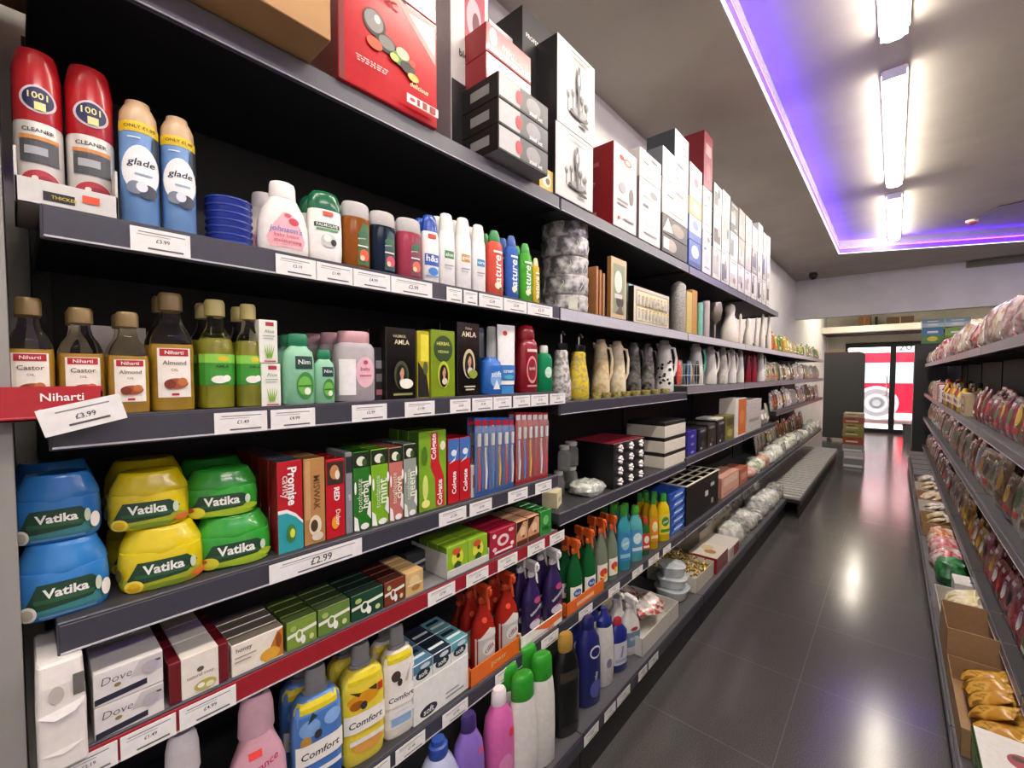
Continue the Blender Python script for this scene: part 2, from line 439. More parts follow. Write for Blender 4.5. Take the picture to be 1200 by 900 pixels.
def bay(i, y0, y1, levels, top_z, label):
    root = link('shelving_bay', None); root['label'] = label; root['category'] = 'shelving'; root['group'] = 'shelving bays down the left side'
    THINGS.append(root)
    link('back_panel', G().box(XB-.03, XB-.005, y0, y1, .06, top_z, panel, .001).mesh('back_panel'), root)
    for yy in ((y0, y1) if i == 6 else (y0,)):
        yy += .0145 if yy == y0 else -.0145
        g = G().box(XB-.035, XB+.004, yy-.014, yy+.014, 0, top_z+.02, dark, .001)
        for k in range(36): g.box(XB+.003, XB+.0045, yy-.004, yy+.004, .2+k*.05, .225+k*.05, '#050506', .0002)
        link('upright', g.mesh('upright'), root)
    for z, rail, top in levels: shelf(root, y0, y1, z, XF, rail, top)
    xb_ = XBASE if i < 4 else XDECK
    g = G().box(XB, xb_-.006, y0+.002, y1-.002, BASE-.03, BASE, mat('#5b5b5f' if i < 4 else '#26262a', .42), .001).box(xb_-.006, xb_, y0+.002, y1-.002, BASE-.05, BASE+.003, lipm, .0015)
    o = link('base_shelf', g.mesh('base_shelf'), root)
    link('price_rail', G().box(xb_, xb_+.0025, y0+.006, y1-.006, BASE-.047, BASE-.002, lipm, .0005).mesh('price_rail'), o)
    if i >= 4:
        n = 11
        for q in range(n):
            yy = y0+.05+(y1-y0-.1)*q/(n-1)
            link('slat', G().box(XB+.02, xb_-.01, yy-.027, yy+.027, BASE+.001, BASE+.030, mat('#c9c8c6', .45), .003).mesh('slat'), root)
    link('kick_plate', G().box(xb_-.03, xb_-.012, y0+.002, y1-.002, 0, BASE-.05, mat('#0d0d0f', .5), .001).mesh('kick_plate'), root)
wh = ['first', 'second', 'third', 'fourth', 'fifth', 'sixth', 'last']
for i in range(7):
    r2 = lipm if i == 0 else lip_l
    lv = [(S2, r2, dark), (S3[i], lipm if i < 2 else mat('#7d7980', .4), dark), (S4[i], lipm, mat('#3a3a3e', .45) if i < 2 else dark), (S6, lipm, mat('#3a3a3e', .45))]
    if i < 4: lv.insert(0, (TOPZ, mat('#6a6a72', .35), dark))
    if i == 0: lv.insert(4, (S5, redm, greym))
    bay(i, EDGE[i], EDGE[i+1], lv, TOPZ+.02 if i < 4 else S2+.14, 'dark metal shelving bay along left wall, %s from the camera' % wh[i])
# ================================================================ right shelving
RX, RB0, RXB = .36, .19, .76
R1, R2, R3, R4, R0 = zl(.15), zl(-.30), zl(-.67), zl(-1.11), zl(-1.31)
REDGE = [-.30, .98, 2.26, 3.54, 4.82, 6.10, 7.38, 8.66, 9.40]
def rbay(i, y0, y1, label):
    root = link('shelving_bay', None); root['label'] = label; root['category'] = 'shelving'; root['group'] = 'shelving bays down the right side'
    THINGS.append(root)
    link('back_panel', G().box(RXB+.004, RXB+.03, y0, y1, .06, R1+.06, panel, .001).mesh('back_panel'), root)
    for yy in ((y0, y1) if i == 7 else (y0,)):
        link('upright', G().box(RXB-.004, RXB+.035, yy+(.0005 if yy == y0 else -.0285), yy+(.0285 if yy == y0 else -.0005), 0, R1+.08, dark, .001).mesh('upright'), root)
    for z in (R1, R2, R3, R4): shelf(root, y0, y1, z, RX, mat('#77767c', .35), dark, .046, RXB, -1)
    o = link('base_shelf', G().box(RB0+.006, RXB, y0+.002, y1-.002, R0-.03, R0, mat('#5b5b5f', .42), .001).box(RB0, RB0+.006, y0+.002, y1-.002, R0-.05, R0+.003, lipm, .0015).mesh('base_shelf'), root)
    link('price_rail', G().box(RB0-.0025, RB0, y0+.006, y1-.006, R0-.047, R0-.002, mat('#77767c', .35), .0005).mesh('price_rail'), o)
    link('kick_plate', G().box(RB0+.012, RB0+.03, y0+.002, y1-.002, 0, R0-.05, mat('#0d0d0f', .5), .001).mesh('kick_plate'), root)
for i in range(1, 8): rbay(i, REDGE[i], REDGE[i+1], 'dark metal shelving bay along right side, %s from the camera' % wh[i-1])
# ================================================================ products, nearest left bay
W_, K_ = '#cfcecb', '#141414'
GLOSS = lambda h: mat(h, .22, 0, 0, .3)
# ---- top shelf: boxed goods
def dash(y, x0, x1, n, c='#dddddd', t=.012, seed=1):
    r = random.Random(seed); out = []; x = x0
    while x < x1:
        w = r.uniform(.03, .11); out.append((c, ('r', x, y, min(x1, x+w), y+t))); x += w+.025
    return out
# a pair of kraft boxes overhanging the edge
kraft = mix('#b3895a', '#bd9462', 6, .7)
yk = at(388, 52, -.81)[0]
for k in range(2):
    g = G().box(-.17, .17, -.29, .29, 0, .118, kraft, .0015).box(.1695, .1705, -.285, .285, .112, .114, '#7c5a35', .0001)
    g2 = G().box(-.165, .165, -.025, .025, .1178, .1186, mat('#c9a877', .3), .0001).box(.1698, .1706, -.025, .025, .09, .118, mat('#c9a877', .3), .0001)
    put([('carton', g.mesh('carton'), None, None), ('tape', g2.mesh('tape'), None, None)], 'cardboard_box',
        ['plain brown cardboard box overhanging the top shelf, lower of the two', 'plain brown cardboard box overhanging the top shelf, upper of the two'][k], 'box', -.98, yk-.29, TOPZ+.003+k*.1195, 0, 'brown cardboard boxes on the top shelf')
RED = '#c41f2b'
pot = [('#3a2d2a', ('e', -.35, .62, .22, .11)), ('#8c8a86', ('e', -.36, .63, .18, .09)), ('#d9d6cf', ('e', -.30, .66, .06, .035)), (K_, ('e', -.12, .50, .2, .075)), ('#7d7a76', ('e', -.12, .51, .16, .055)),
       ('#d8562f', ('e', -.36, .44, .15, .05)), ('#6a8a3c', ('e', .16, .44, .19, .06)), ('#c9c3a8', ('e', .2, .50, .14, .05)), ('#2f2a25', ('e', .3, .40, .16, .05)), ('#e7c35b', ('e', .42, .34, .12, .035)), ('#b7d06c', ('e', .02, .42, .09, .035)), ('#cf3a2a', ('e', .4, .46, .07, .03))]
CB((396, 512, 10, 140), TOPZ, -.888, .26, 'cookware_box', 'big red cardboard box printed with pots and vegetables, beside brown boxes', 'box', GLOSS(RED),
   [('#e8a59f', ('p', [(.05, .98), (.96, .60), (.96, .98)])), ('#f3e9e4', ('p', [(.35, .92), (.94, .68), (.94, .95)])), ('#7e1019', ('r', -.99, 0, -.9, 1))]+pot+
   dash(.25, -.72, -.1, 0, '#f0cfcb', .008, 2)+dash(.222, -.72, -.15, 0, '#f0cfcb', .008, 3)+dash(.195, -.72, -.2, 0, '#f0cfcb', .008, 4)+
   [('#f4e6b0', ('t', 'delicious', .5, .245, .4, {'sh': .2})), ('#f1ece6', ('r', .22, .065, .93, .145)), (RED, ('e', .34, .105, .06, .016)), ('#a0332f', ('r', .44, .075, .5, .135)), ('#a0332f', ('r', .56, .075, .66, .135)), ('#a0332f', ('r', .72, .075, .86, .135)), (K_, ('t', 'ONIC', -.05, .955, .55, {'bold': .05}))],
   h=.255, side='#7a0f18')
CB((440, 511, 10, 60), TOPZ+.2565, -.888, .26, 'cookware_box', 'second red box lying on top of the big red pots box', 'box', GLOSS('#b21d2a'), [('#f0d8d4', ('r', -.8, .1, .9, .3)), ('#efe9e4', ('t', 'NON STICK', 0, .6, 1.1))], h=.16, side='#7a0f18')
# stack of flat black boxes sticking out, red boxes on it
xb0 = -.84
for k in range(3):
    gy0 = at(584, 130, xb0)[0]; gy1 = at(642, 165, xb0)[0]; hh = .069
    put(kit_carton((gy1-gy0)/2, .17, hh, '#85858a', front='#131315', top='#131315', decs=[('#b9b9bb', ('p', [(-.98, .95), (.3, .95), (-.2, .08), (-.98, .08)])), ('#58585c', ('r', -.2, .08, .98, .95)), ('#8f8f92', ('e', .35, .5, .3, .35)), ('#c9242b', ('e', -.25, .5, .12, .28)), ('#f2f2f2', ('t', 'steel set', .45, .2, .55))], side='#101012', sdecs=[('#c9c9c9', ('t', 'SET', -.1, .5, .22)), ('#8a8a8a', ('r', .35, .3, .8, .7)), ('#7c7c7c', ('r', -.75, .2, -.45, .3))]),
        'cutlery_box', 'flat black and silver box jutting over the shelf edge, '+['bottom', 'middle', 'top'][k]+' of three', 'box', xb0-.17, (gy0+gy1)/2, TOPZ+.004+k*(hh+.002), 0, 'flat black boxes on the top shelf')
ztop = TOPZ+.004+3*(hh+.002)
for k in range(2):
    g0 = at(570, 60, -.90)[0]; g1 = at(622, 70, -.90)[0]
    put(kit_carton((g1-g0)/2, .1, .084, GLOSS('#cf2530'), [('#f6eeee', ('e', -.72, .62, .16, .3)), ('#f6eeee', ('t', 'mini iron', .2, .42, 1.1, {'rot': -14})), ('#8d1119', ('r', -.98, .02, .98, .1))], side='#8f141d'),
        'red_gift_box', 'small red box with white lettering on the black boxes, '+['lower', 'upper'][k]+' one', 'box', -1.0, (g0+g1)/2, ztop+.001+k*.0855, 0, 'small red boxes on the top shelf')
CB((528, 572, 0, 95), TOPZ, -.99, .2, 'appliance_box', 'tall white box with a dark red picture, between the big red box and black boxes', 'box', W_,
   [('#a83a4c', ('r', -.3, .62, .8, .93)), ('#d8a7ae', ('e', .2, .76, .4, .1)), ('#5b1822', ('e', .3, .74, .2, .06)), (K_, ('t', 'blend', -.2, .55, .8)), ('#b9b4b0', ('r', -.7, .2, .7, .23)), ('#b9b4b0', ('r', -.7, .15, .5, .18)), ('#17171a', ('r', -1, 0, 1, .40))], h=.60, side='#8d7f82')
CB((573, 606, 0, 95), ztop+.18, -1.03, .2, 'appliance_box', 'white and pale box at the very top, behind the small red boxes', 'box', '#d9d6d4', [('#8c8a8a', ('r', -.8, .3, .1, .4)), ('#b53342', ('e', .4, .5, .3, .2))], h=.15)
CB((612, 650, 0, 120), TOPZ, -.985, .2, 'hairdryer_box', 'tall black box with white lettering, beside the white pictured boxes', 'box', '#151517',
   [('#dcdcdc', ('t', 'PROFESSIONAL', -.05, .86, 1.5, {'rot': 0})), ('#c8c8c8', ('e', .5, .6, .2, .12)), ('#151517', ('e', .5, .6, .14, .08)), ('#b9b9b9', ('r', .35, .36, .55, .55)), ('#777777', ('e', .45, .33, .25, .05))], h=.64, side='#0d0d0f')
chand = []
for q, a in enumerate((-.6, -.3, 0, .3, .6)): chand += [('#6d6d70', ('e', a*.8, .50-.16*abs(a), .09, .05)), ('#2c2c2e', ('r', a*.8-.02, .22, a*.8+.02, .48-.14*abs(a))), ('#a9a9ac', ('e', a*.8, .54-.16*abs(a), .05, .025))]
chand += [('#2b2b2d', ('e', .05, .22, .5, .045)), ('#8c8c8f', ('e', .05, .25, .36, .05)), ('#3a3a3c', ('r', -.05, .18, .07, .80)), ('#57575a', ('e', .01, .62, .12, .12)), ('#c4c4c6', ('e', .0, .64, .06, .07)), ('#202022', ('e', .3, .14, .25, .025)), ('#5c5c5f', ('r', -.45, .90, .55, .915)), ('#8e8e91', ('r', -.2, .87, .5, .878))]
def whitebox(rect, z, label, h):
    CB(rect, z, -.893, .2, 'light_fitting_box', label, 'box', W_, chand, h=h, side='#1a1a1c', group='white boxes with glass pictures on the top shelf')
whitebox((651, 695, 145, 245), TOPZ+.002, 'white box with grey glassware picture standing on the shelf edge, lower of a pair', .248)
whitebox((653, 697, 60, 155), TOPZ+.2515, 'white box with grey glassware picture, upper of a pair', .295)
CB((632, 649, 195, 232), TOPZ, -.905, .06, 'gift_pack', 'small yellow and cream pack tucked beside the white pictured box', 'pack', '#e5c46a', [('#f6f0dd', ('e', 0, .5, .6, .3)), ('#8a6a2a', ('e', .1, .45, .3, .15))], h=.075)
CB((719, 746, 165, 277), TOPZ+.002, -.895, .2, 'kettle_box', 'tall white fronted box with dark red side, right of the white pictured boxes', 'box', W_,
   [('#b5232f', ('e', -.35, .86, .2, .03)), ('#d1603a', ('e', .15, .84, .35, .045)), (W_, ('e', .15, .84, .22, .025)), ('#55525a', ('e', .5, .45, .2, .1)), ('#9a9aa0', ('e', -.3, .5, .3, .06)), ('#8a8a90', ('r', -.7, .33, .2, .35)), ('#8a8a90', ('r', -.7, .28, .1, .3)), ('#b5232f', ('r', -.7, .1, -.5, .13)), ('#77777d', ('r', -.2, .12, .7, .14))], h=.345, side='#8c1620',
   sdecs=[('#b86068', ('r', -.6, .75, .3, .8)), ('#d9a3a6', ('t', 'KETTLE', 0, .5, .5, {'rot': 70})), ('#c98088', ('r', -.8, .12, .2, .2)), ('#c98088', ('r', -.6, .3, .0, .32))])
# columns of cartons further along the top shelf
def col(u1, u2, items, xf=-.895, dep=.18, who=''):
    z = TOPZ+.002
    vm = 250; y1 = at(u1, vm, xf)[0]; y2 = at(u2, vm, xf)[0]; w = (y2-y1)/2-.001
    for k, (h, base, side, decs, lab) in enumerate(items):
        put(kit_carton(w, dep/2, h-.002, base, decs, side=side), 'household_box', lab, 'box', xf-dep/2, (y1+y2)/2, z, 0, 'cartons stacked on the top shelf'); z += h
wdec = [('#6f6f75', ('e', .3, .82, .35, .06)), ('#3d3d40', ('r', -.7, .55, -.2, .6)), ('#9a9aa0', ('r', -.7, .7, .3, .74)), ('#b9b9bf', ('e', 0, .4, .5, .15)), ('#77777d', ('r', -.6, .12, .6, .15))]
col(749, 774, [(.285, W_, '#77707a', wdec, 'white carton with faint grey print, bottom of stack right of the red sided box'), (.13, '#e9e7e4', '#c9c7c4', wdec, 'small white carton on top of the white one right of the red sided box')])
col(776, 806, [(.095, '#2b2826', '#1a1818', [('#a49a90', ('e', -.3, .5, .4, .35)), ('#e5e2dc', ('r', -.9, .2, -.5, .8))], 'low black photo printed carton on the shelf edge, bottom one'),
               (.095, '#35302c', '#1a1818', [('#8c8176', ('e', .2, .5, .5, .35)), ('#e9e6e0', ('p', [(-.95, .1), (-.2, .2), (-.6, .9)]))], 'low black photo printed carton, second from the bottom'),
               (.18, W_, '#a9a9ad', wdec, 'white carton on the low black photo cartons'), (.15, '#f4f3f0', '#5b6066', [('#55585c', ('t', '12', .1, .5, .4, {'rot': 90}))]+wdec[:1], 'upper white carton on the black photo carton stack')])
put(kit_carton(.10, .08, .16, '#d9d9d9', [('#55585c', ('t', '12', .4, .5, .3, {'rot': 90}))], side='#2e3338'), 'household_box', 'white carton with black side, topmost of the tall white stack', 'box', -.985, at(800, 200, -.9)[0], TOPZ+.5235, 0)
col(808, 822, [(.15, '#3f5fb0', '#3656a3', [('#e8ecf6', ('e', 0, .6, .6, .25)), ('#1c2f6b', ('r', -.9, .05, .9, .2))], 'blue carton on the shelf edge, lower of two'), (.14, '#dfe6f4', '#4a69b5', [('#3f5fb0', ('r', -1, .0, 1, .3)), ('#6b86c6', ('e', 0, .65, .5, .2))], 'blue and white carton on the lower blue carton'),
               (.10, '#e8a06a', '#e7d6c8', [('#f3c79e', ('e', 0, .5, .6, .3))], 'small orange carton on the blue ones'), (.19, '#efdede', '#8a8488', [('#d49aa3', ('r', -.6, .2, .6, .7)), ('#b75868', ('e', .0, .5, .3, .12))], 'pale pink carton above the orange one')])
col(824, 834, [(.26, '#c9cbd4', '#8d8f98', wdec, 'grey white carton behind the blue cartons, lower'), (.26, '#e7e5e2', '#b9b7b4', wdec, 'white carton behind the blue cartons'), (.33, '#7c2030', '#651522', [('#c98a92', ('r', -.6, .6, .6, .8)), ('#a44854', ('e', 0, .3, .5, .15))], 'dark red carton rising above the blue carton stack')])
rr = random.Random(3); pal = [('#d3d1ce', '#c6c6c8'), ('#c9c6c0', '#8f8d89'), ('#3b3b3c', '#232324'), ('#a09d95', '#77746e'), ('#d0d0d0', '#404042'), ('#8a8478', '#5b564d')]
us = [836, 846, 856, 866, 874, 882, 889, 895, 900, 904]
for i in range(len(us)-1):
    its = []
    for k in range(3):
        b = ('#cfcdca', '#a9a8a6') if k == 0 else pal[rr.randrange(len(pal))]
        its.append((rr.uniform(.19, .23) if k < 2 else rr.uniform(.18, .26), b[0], b[1], [(rr.choice(['#5a5a5c', '#a5a29b', '#b9b6b0', '#202022']), ('r', -.9, rr.uniform(.05, .3), rr.uniform(-.2, .9), rr.uniform(.45, .9))), (rr.choice(['#8c8c8e', '#3a3a3c', '#9a7a5a']), ('e', rr.uniform(-.4, .5), rr.uniform(.25, .75), rr.uniform(.2, .4), rr.uniform(.08, .2))), ('#8a8884', ('r', -.7, .88, rr.uniform(0, .7), .93)), ('#b5b2ac', ('r', rr.uniform(-.5, 0), .08, .6, .14))],
                    ['white', 'printed', 'mixed grey'][k]+' carton in the far top shelf stacks, '+['bottom', 'middle', 'top'][k]+' row'))
    col(us[i]+.4, us[i+1]-.4, its, dep=.16)
# ---- second shelf
def aerosol_carpet(w, d, h):
    can = [(0, .95), (.012, 1), (.52, 1), (.54, .97)]
    return kit_bottle(w, d, h, can, mat('#d8d5d0', .3, .2), [(.54, .98), (.55, 1.0), (.86, 1.0), (.97, .86), (1, .78)], GLOSS('#b01a22'),
        [(K_, ('t', 'CLEANER', -.02, .485, 1.25)), ('#d08a4a', ('r', -.75, .425, .75, .45)), ('#4a4d52', ('r', -.72, .28, .72, .42)), ('#a9adb3', ('r', -.55, .33, .3, .38)), ('#b03040', ('e', 0, .16, .7, .075)), ('#8f1f2c', ('e', .15, .15, .4, .05)), ('#e9d9d0', ('e', -.2, .18, .12, .015))], n=2,
        names=('aerosol_can', 'cap', 'printed_label'))
def logo_on_cap(w, d, h):
    k = aerosol_carpet(w, d, h); p = G()
    fn = lambda a, b, e: ((d+.0006)*math.sqrt(max(0.02, 1-(a/w)**2))+e, a, b)
    decals(p, [('#d9c9cf', ('e', .02, .68, .72, .085)), ('#1f2454', ('e', .02, .68, .62, .072)), ('#f1e6a0', ('t', '1001', 0, .70, .8)), ('#e8dc96', ('r', -.15, .61, .3, .66))], w, h, fn)
    k.append(('emblem', p.mesh('emblem'), None, None)); return k
zS = S2
RB((12, 71, 66, 232), zS+.004, -.93, 1, logo_on_cap, 'aerosol_can', 'carpet cleaner can with a red cap, nearest the left wall', 'aerosol can', 'red capped cans in the white tray', .4, 1, .006)
RB((75, 131, 86, 245), zS+.004, -.93, 1, logo_on_cap, 'aerosol_can', 'carpet cleaner can with a red cap, beside the pale blue cans', 'aerosol can', 'red capped cans in the white tray', .3)
ya = .006; yb = at(139, 250, -.905)[0]
g = G().box(-.16, 0, ya, yb, 0, .003, W_, .0005).box(-.003, 0, ya, yb, 0, .036, W_, .0005).box(-.16, 0, ya, ya+.003, 0, .075, W_, .0005).box(-.16, 0, yb-.003, yb, 0, .075, W_, .0005)
p = G(); decals(p, [(K_, ('r', -.5, .25, .1, .6)), ('#d7b92f', ('t', 'THICKER', -.1, .42, .5)), ('#e8502a', ('r', .25, .45, .6, .75))], (yb-ya)/2, .036, lambda a, b, e: (e, a+(ya+yb)/2, b))
put([('tray', g.mesh('tray'), None, None), ('printed_front', p.mesh('printed_front'), None, None)], 'display_tray', 'white cardboard display tray holding the two red capped cans', 'tray', -.905, 0, zS+.0005)
def air_freshener(w, d, h):
    body = [(0, .94), (.012, 1), (.80, 1), (.82, .98)]
    return kit_bottle(w, d, h, body, mat('#6f9ad0', .3), [(.82, .985), (.90, .94), (.955, .74), (.97, .66), (1, .62)], mat('#c9a986', .35),
        [('#e5c21c', ('r', -.97, .74, .97, .82)), ('#5b4a10', ('t', 'ONLY £1.99', 0, .78, 1.5)), ('#e9eef4', ('p', [(-.6, .69), (.0, .69), (.0, .70), (-.6, .70)])), ('#26303f', ('p', [(.55, .60), (.93, .52), (.93, .73), (.6, .73)])), ('#f2f3f5', ('e', .0, .45, .86, .19)), ('#2d3a4c', ('t', 'glade', .02, .50, 1.25, {'sh': .2})), ('#9fb0c4', ('r', -.3, .41, .5, .425)), ('#3a4252', ('e', .25, .29, .45, .055)), ('#7d8796', ('e', -.3, .31, .35, .05)), ('#dfe6ee', ('e', .0, .32, .25, .04))], n=2, names=('aerosol_can', 'cap', 'printed_label'))
RB((138, 184, 123, 274), zS, -.925, 1, air_freshener, 'aerosol_can', 'pale blue air freshener can with yellow band, left one beside the tray', 'aerosol can', 'pale blue air freshener cans', .4)
RB((187, 227, 141, 284), zS, -.925, 1, air_freshener, 'aerosol_can', 'pale blue air freshener can with yellow band, right one', 'aerosol can', 'pale blue air freshener cans', .4)
w, d, zt, y, X = fit_round(240, 296, 237, 296, -.93, 1)
hh = (zt-zS)/7
for k in range(7):
    g = G().loft([(0, w*.90, w*.90), (.15*hh, w*.93, w*.93), (.7*hh, w*.97, w*.97), (.72*hh, w, w), (.97*hh, w, w), (.97*hh, w*.93, w*.93), (.5*hh, w*.88, w*.88)], mat('#2a3f9e', .25), 28)
    put([('tub_lid', g.mesh('tub_lid'), None, None)], 'blue_dish', 'round blue plastic dish in the stack beside the cans, %s' % ['bottom one', 'second from the bottom', 'third from the bottom', 'middle one', 'third from the top', 'second from the top', 'topmost'][k], 'dish', X, y, zS+k*hh, 0, 'stacked blue plastic dishes')
def lotion(w, d, h):
    body = [(0, .86, .86), (.02, .95, .95), (.15, 1, 1), (.45, .97, .97), (.62, .80, .85), (.74, .60, .7), (.78, .52, .62)]
    return kit_bottle(w, d, h, body, mat('#efe9e4', .3), [(.78, .50, .66), (.80, .52, .68), (.94, .50, .64), (.985, .46, .58), (1, .36, .46)], mat('#f4f1ee', .3),
        [('#f0b3bd', ('p', [(-.62, .12), (.62, .12), (.74, .24), (.55, .40), (.25, .56), (-.1, .58), (-.45, .42), (-.72, .24)])), ('#c5384f', ('e', .28, .47, .2, .05)), ('#cf4a5e', ('e', .05, .54, .13, .03)), ('#7a86c4', ('t', "johnson's", 0, .345, 1.2, {'sh': .2})), ('#c9576b', ('t', 'baby lotion', 0, .27, .9)), ('#b8334a', ('t', 'moisturising', .05, .20, 1.0)), ('#d8899a', ('r', -.2, .15, .2, .157))], n=2.2)
w, d, h, X, y = RB((301, 360, 215, 306), zS, -.925, .55, lotion, 'lotion_bottle', 'white lotion bottle with a pink label beside the blue dishes', 'bottle', 'white lotion bottles', .3)
put(lotion(w, d, h), 'lotion_bottle', 'white lotion bottle half hidden behind the front lotion bottle', 'bottle', X-.085, y-.004, zS, -.2, 'white lotion bottles')
def palm(w, d, h):
    return kit_bottle(w, d, h, [(0, .84), (.02, .92), (.2, 1), (.5, 1), (.68, .96), (.74, .93)], mat('#f2f1ee', .28), [(.74, .93), (.80, .98), (.93, .86), (.985, .7), (1, .5)], GLOSS('#1d6b46'),
        [('#1b4a2c', ('r', -.72, .50, .72, .56)), ('#e9efe6', ('t', 'PALMOLIVE', 0, .53, 1.2)), ('#57a05a', ('r', -.6, .46, .6, .485)), ('#cfd2cd', ('e', .05, .33, .42, .09)), ('#2e2e2c', ('e', .32, .31, .16, .045)), ('#f6f5f2', ('e', -.02, .36, .2, .05)), ('#e8552e', ('r', -.25, .66, .3, .71))], n=2.4)
RB((360, 399, 226, 318), zS, -.93, .55, palm, 'shampoo_bottle', 'white shampoo bottle with dark green cap beside the pink label lotion', 'bottle', None, .3, 1)
def gel(c, c2, fl):
    def f(w, d, h):
        return kit_bottle(w, d, h, [(0, .9), (.015, .97), (.3, 1), (.74, .98), (.78, .92)], mat(c, .15, 0, .25), [(.78, .95), (.80, 1.0), (.95, .97), (.985, .9), (1, .8)], mat('#d9d7d6', .2, 0, .2),
            [(c2, ('p', [(-.1, .1), (.75, .1), (.75, .68), (.3, .72), (-.05, .5)])), ('#e9f0ea', ('t', 'palmolive', .2, .48, .55, {'rot': 8})), ('#2f6a44', ('e', .3, .54, .38, .05)), (fl, ('e', .35, .24, .34, .085)), ('#f2d7b0', ('e', .2, .2, .16, .04)), ('#f7f2ea', ('r', -.1, .36, .6, .38))], n=2.6)
    return f
RB((400, 432, 239, 320), zS, -.93, .6, gel('#9a5a22', '#3d6a3a', '#e25a2c'), 'shower_gel_bottle', 'amber shower gel bottle with clear white cap', 'bottle', 'shower gel bottles', .2, 1)
RB((433, 462, 250, 327), zS, -.93, .6, gel('#1d2c3f', '#2f4f50', '#d8506a'), 'shower_gel_bottle', 'dark navy shower gel bottle with clear white cap', 'bottle', 'shower gel bottles', .2, 1)
RB((464, 492, 258, 332), zS, -.93, .6, gel('#b5485f', '#7c4450', '#e0705a'), 'shower_gel_bottle', 'rose pink shower gel bottle with clear white cap', 'bottle', 'shower gel bottles', .2, 1)
def hs(capc, bandc, t, fam=0):
    def f(w, d, h):
        de = [(bandc, ('r', -.5, .40, .6, .50)), ('#f5f5f5', ('t', t, .05, .45, .9)), ('#9aa3ad', ('r', -.5, .30, .5, .315)), ('#b9c0c8', ('r', -.5, .26, .3, .275))] if fam else \
             [('#2a58b8', ('r', -.8, .28, .85, .44)), ('#eef2f8', ('t', t, .0, .38, 1.3, {'bold': .02})), ('#3d7fd0', ('e', .1, .2, .55, .055)), ('#e2452c', ('r', -.45, .66, .4, .72)), ('#7da3dd', ('r', -.7, .12, .7, .14))]
        return kit_bottle(w, d, h, [(0, .88), (.015, .97), (.5, 1), (.72, .94), (.76, .86)], mat('#efefee', .25), [(.76, .86), (.90, .80), (.985, .66), (1, .5)], mat(capc, .25), de, n=2.5)
    return f
RB((493, 513, 253, 338), zS, -.93, .6, hs('#2450b0', '#2a58b8', 'h&s'), 'shampoo_bottle', 'white shampoo bottle with a blue cap and blue label', 'bottle', None, .2, 2)
for r, c, t, nm in (((513, 532, 251, 341), '#3f8a52', 'aloe', 'green'), ((533, 551, 256, 346), '#c9a04a', 'gold', 'gold'), ((552, 568, 264, 350), '#3c8fc4', 'care', 'light blue')):
    RB(r, zS, -.93, .6, hs('#eceae6', c, t, 1), 'shampoo_bottle', 'slim white shampoo bottle with white cap and %s band' % nm, 'bottle', 'slim white shampoo bottles', .2, 1)
def fruity(c, cap, t):
    def f(w, d, h):
        return kit_bottle(w, d, h, [(0, .84), (.015, .93), (.3, 1), (.55, .95), (.8, .88), (.84, .6)], mat(c, .2, 0, .1), [(.82, .64), (.84, .72), (.95, .56), (1, .4)], mat(cap, .3),
            [('#f4f6ea', ('t', t, 0, .38, .5, {'rot': 90, 'sh': .1})), ('#fbe9c4', ('e', .0, .18, .4, .05)), ('#3f7a3a', ('e', .3, .13, .22, .03)), ('#ffffff', ('r', -.5, .66, .5, .69))], n=2.4)
    return f
for r, c, cp, nm in (((569, 589, 271, 350), '#dd5b4c', '#2f8a46', 'coral'), ((591, 607, 277, 354), '#3f6ac4', '#3a5fb0', 'blue'), ((607, 623, 286, 357), '#4fae3a', '#3fa03a', 'bright green'), ((623, 632, 303, 358), '#d9b83a', '#e8dfae', 'yellow')):
    RB(r, zS, -.925, .6, fruity(c, cp, 'nature'), 'shampoo_bottle', nm+' fruit shampoo bottle before the silver wrapped stack', 'bottle', 'fruit shampoo bottles', .1, 1)
wrap = mix('#dededc', '#6a6a6a', 26, .3, .15, '#b3b3b1')
w, d, zt, y, X = fit_round(634, 688, 262, 366, -.93, 1)
hh = (zt-zS)/5
for k in range(5):
    g = G(); sec = []
    for t, q in ((0, .93), (.06, .97), (.3, .985), (.6, .97), (.82, 1.0), (.95, 1.0), (1, .94)): sec.append((t*hh, w*q, w*q, 2.2))
    g.loft(sec, wrap, 28)
    g2 = G()
    for q in range(7):
        a = 2*PI*q/7; g2.tube([(w*1.0*math.cos(a), w*1.0*math.sin(a), hh*.2), (w*1.02*math.cos(a+.2), w*1.02*math.sin(a+.2), hh*.55), (w*.98*math.cos(a+.1), w*.98*math.sin(a+.1), hh*.9)], .0012, mat('#f3f3f2', .15, .1), 5)
    kit = [('foil_tub', g.mesh('foil_tub'), None, None), ('film_crease', g2.mesh('film_crease'), None, None)]
    if k == 0: p = G(); decals(p, [('#d9dccb', ('r', -.2, .15, .2, .75))], w, hh, secfn([(s[0], s[1]+.003, s[2]+.003, 2.2) for s in sec])); kit.append(('sticker', p.mesh('sticker'), None, 'pale green paper sticker'))
    put(kit, 'foil_tub', 'silver wrapped round tub in the tall stack by the bay joint, %s' % ['bottom one', 'second from the bottom', 'middle one', 'second from the top', 'topmost'][k], 'tub', X+.004*(k % 2), y+.004*((k+1) % 2), zS+k*hh, -.6+.3*k, 'stacked silver wrapped tubs')
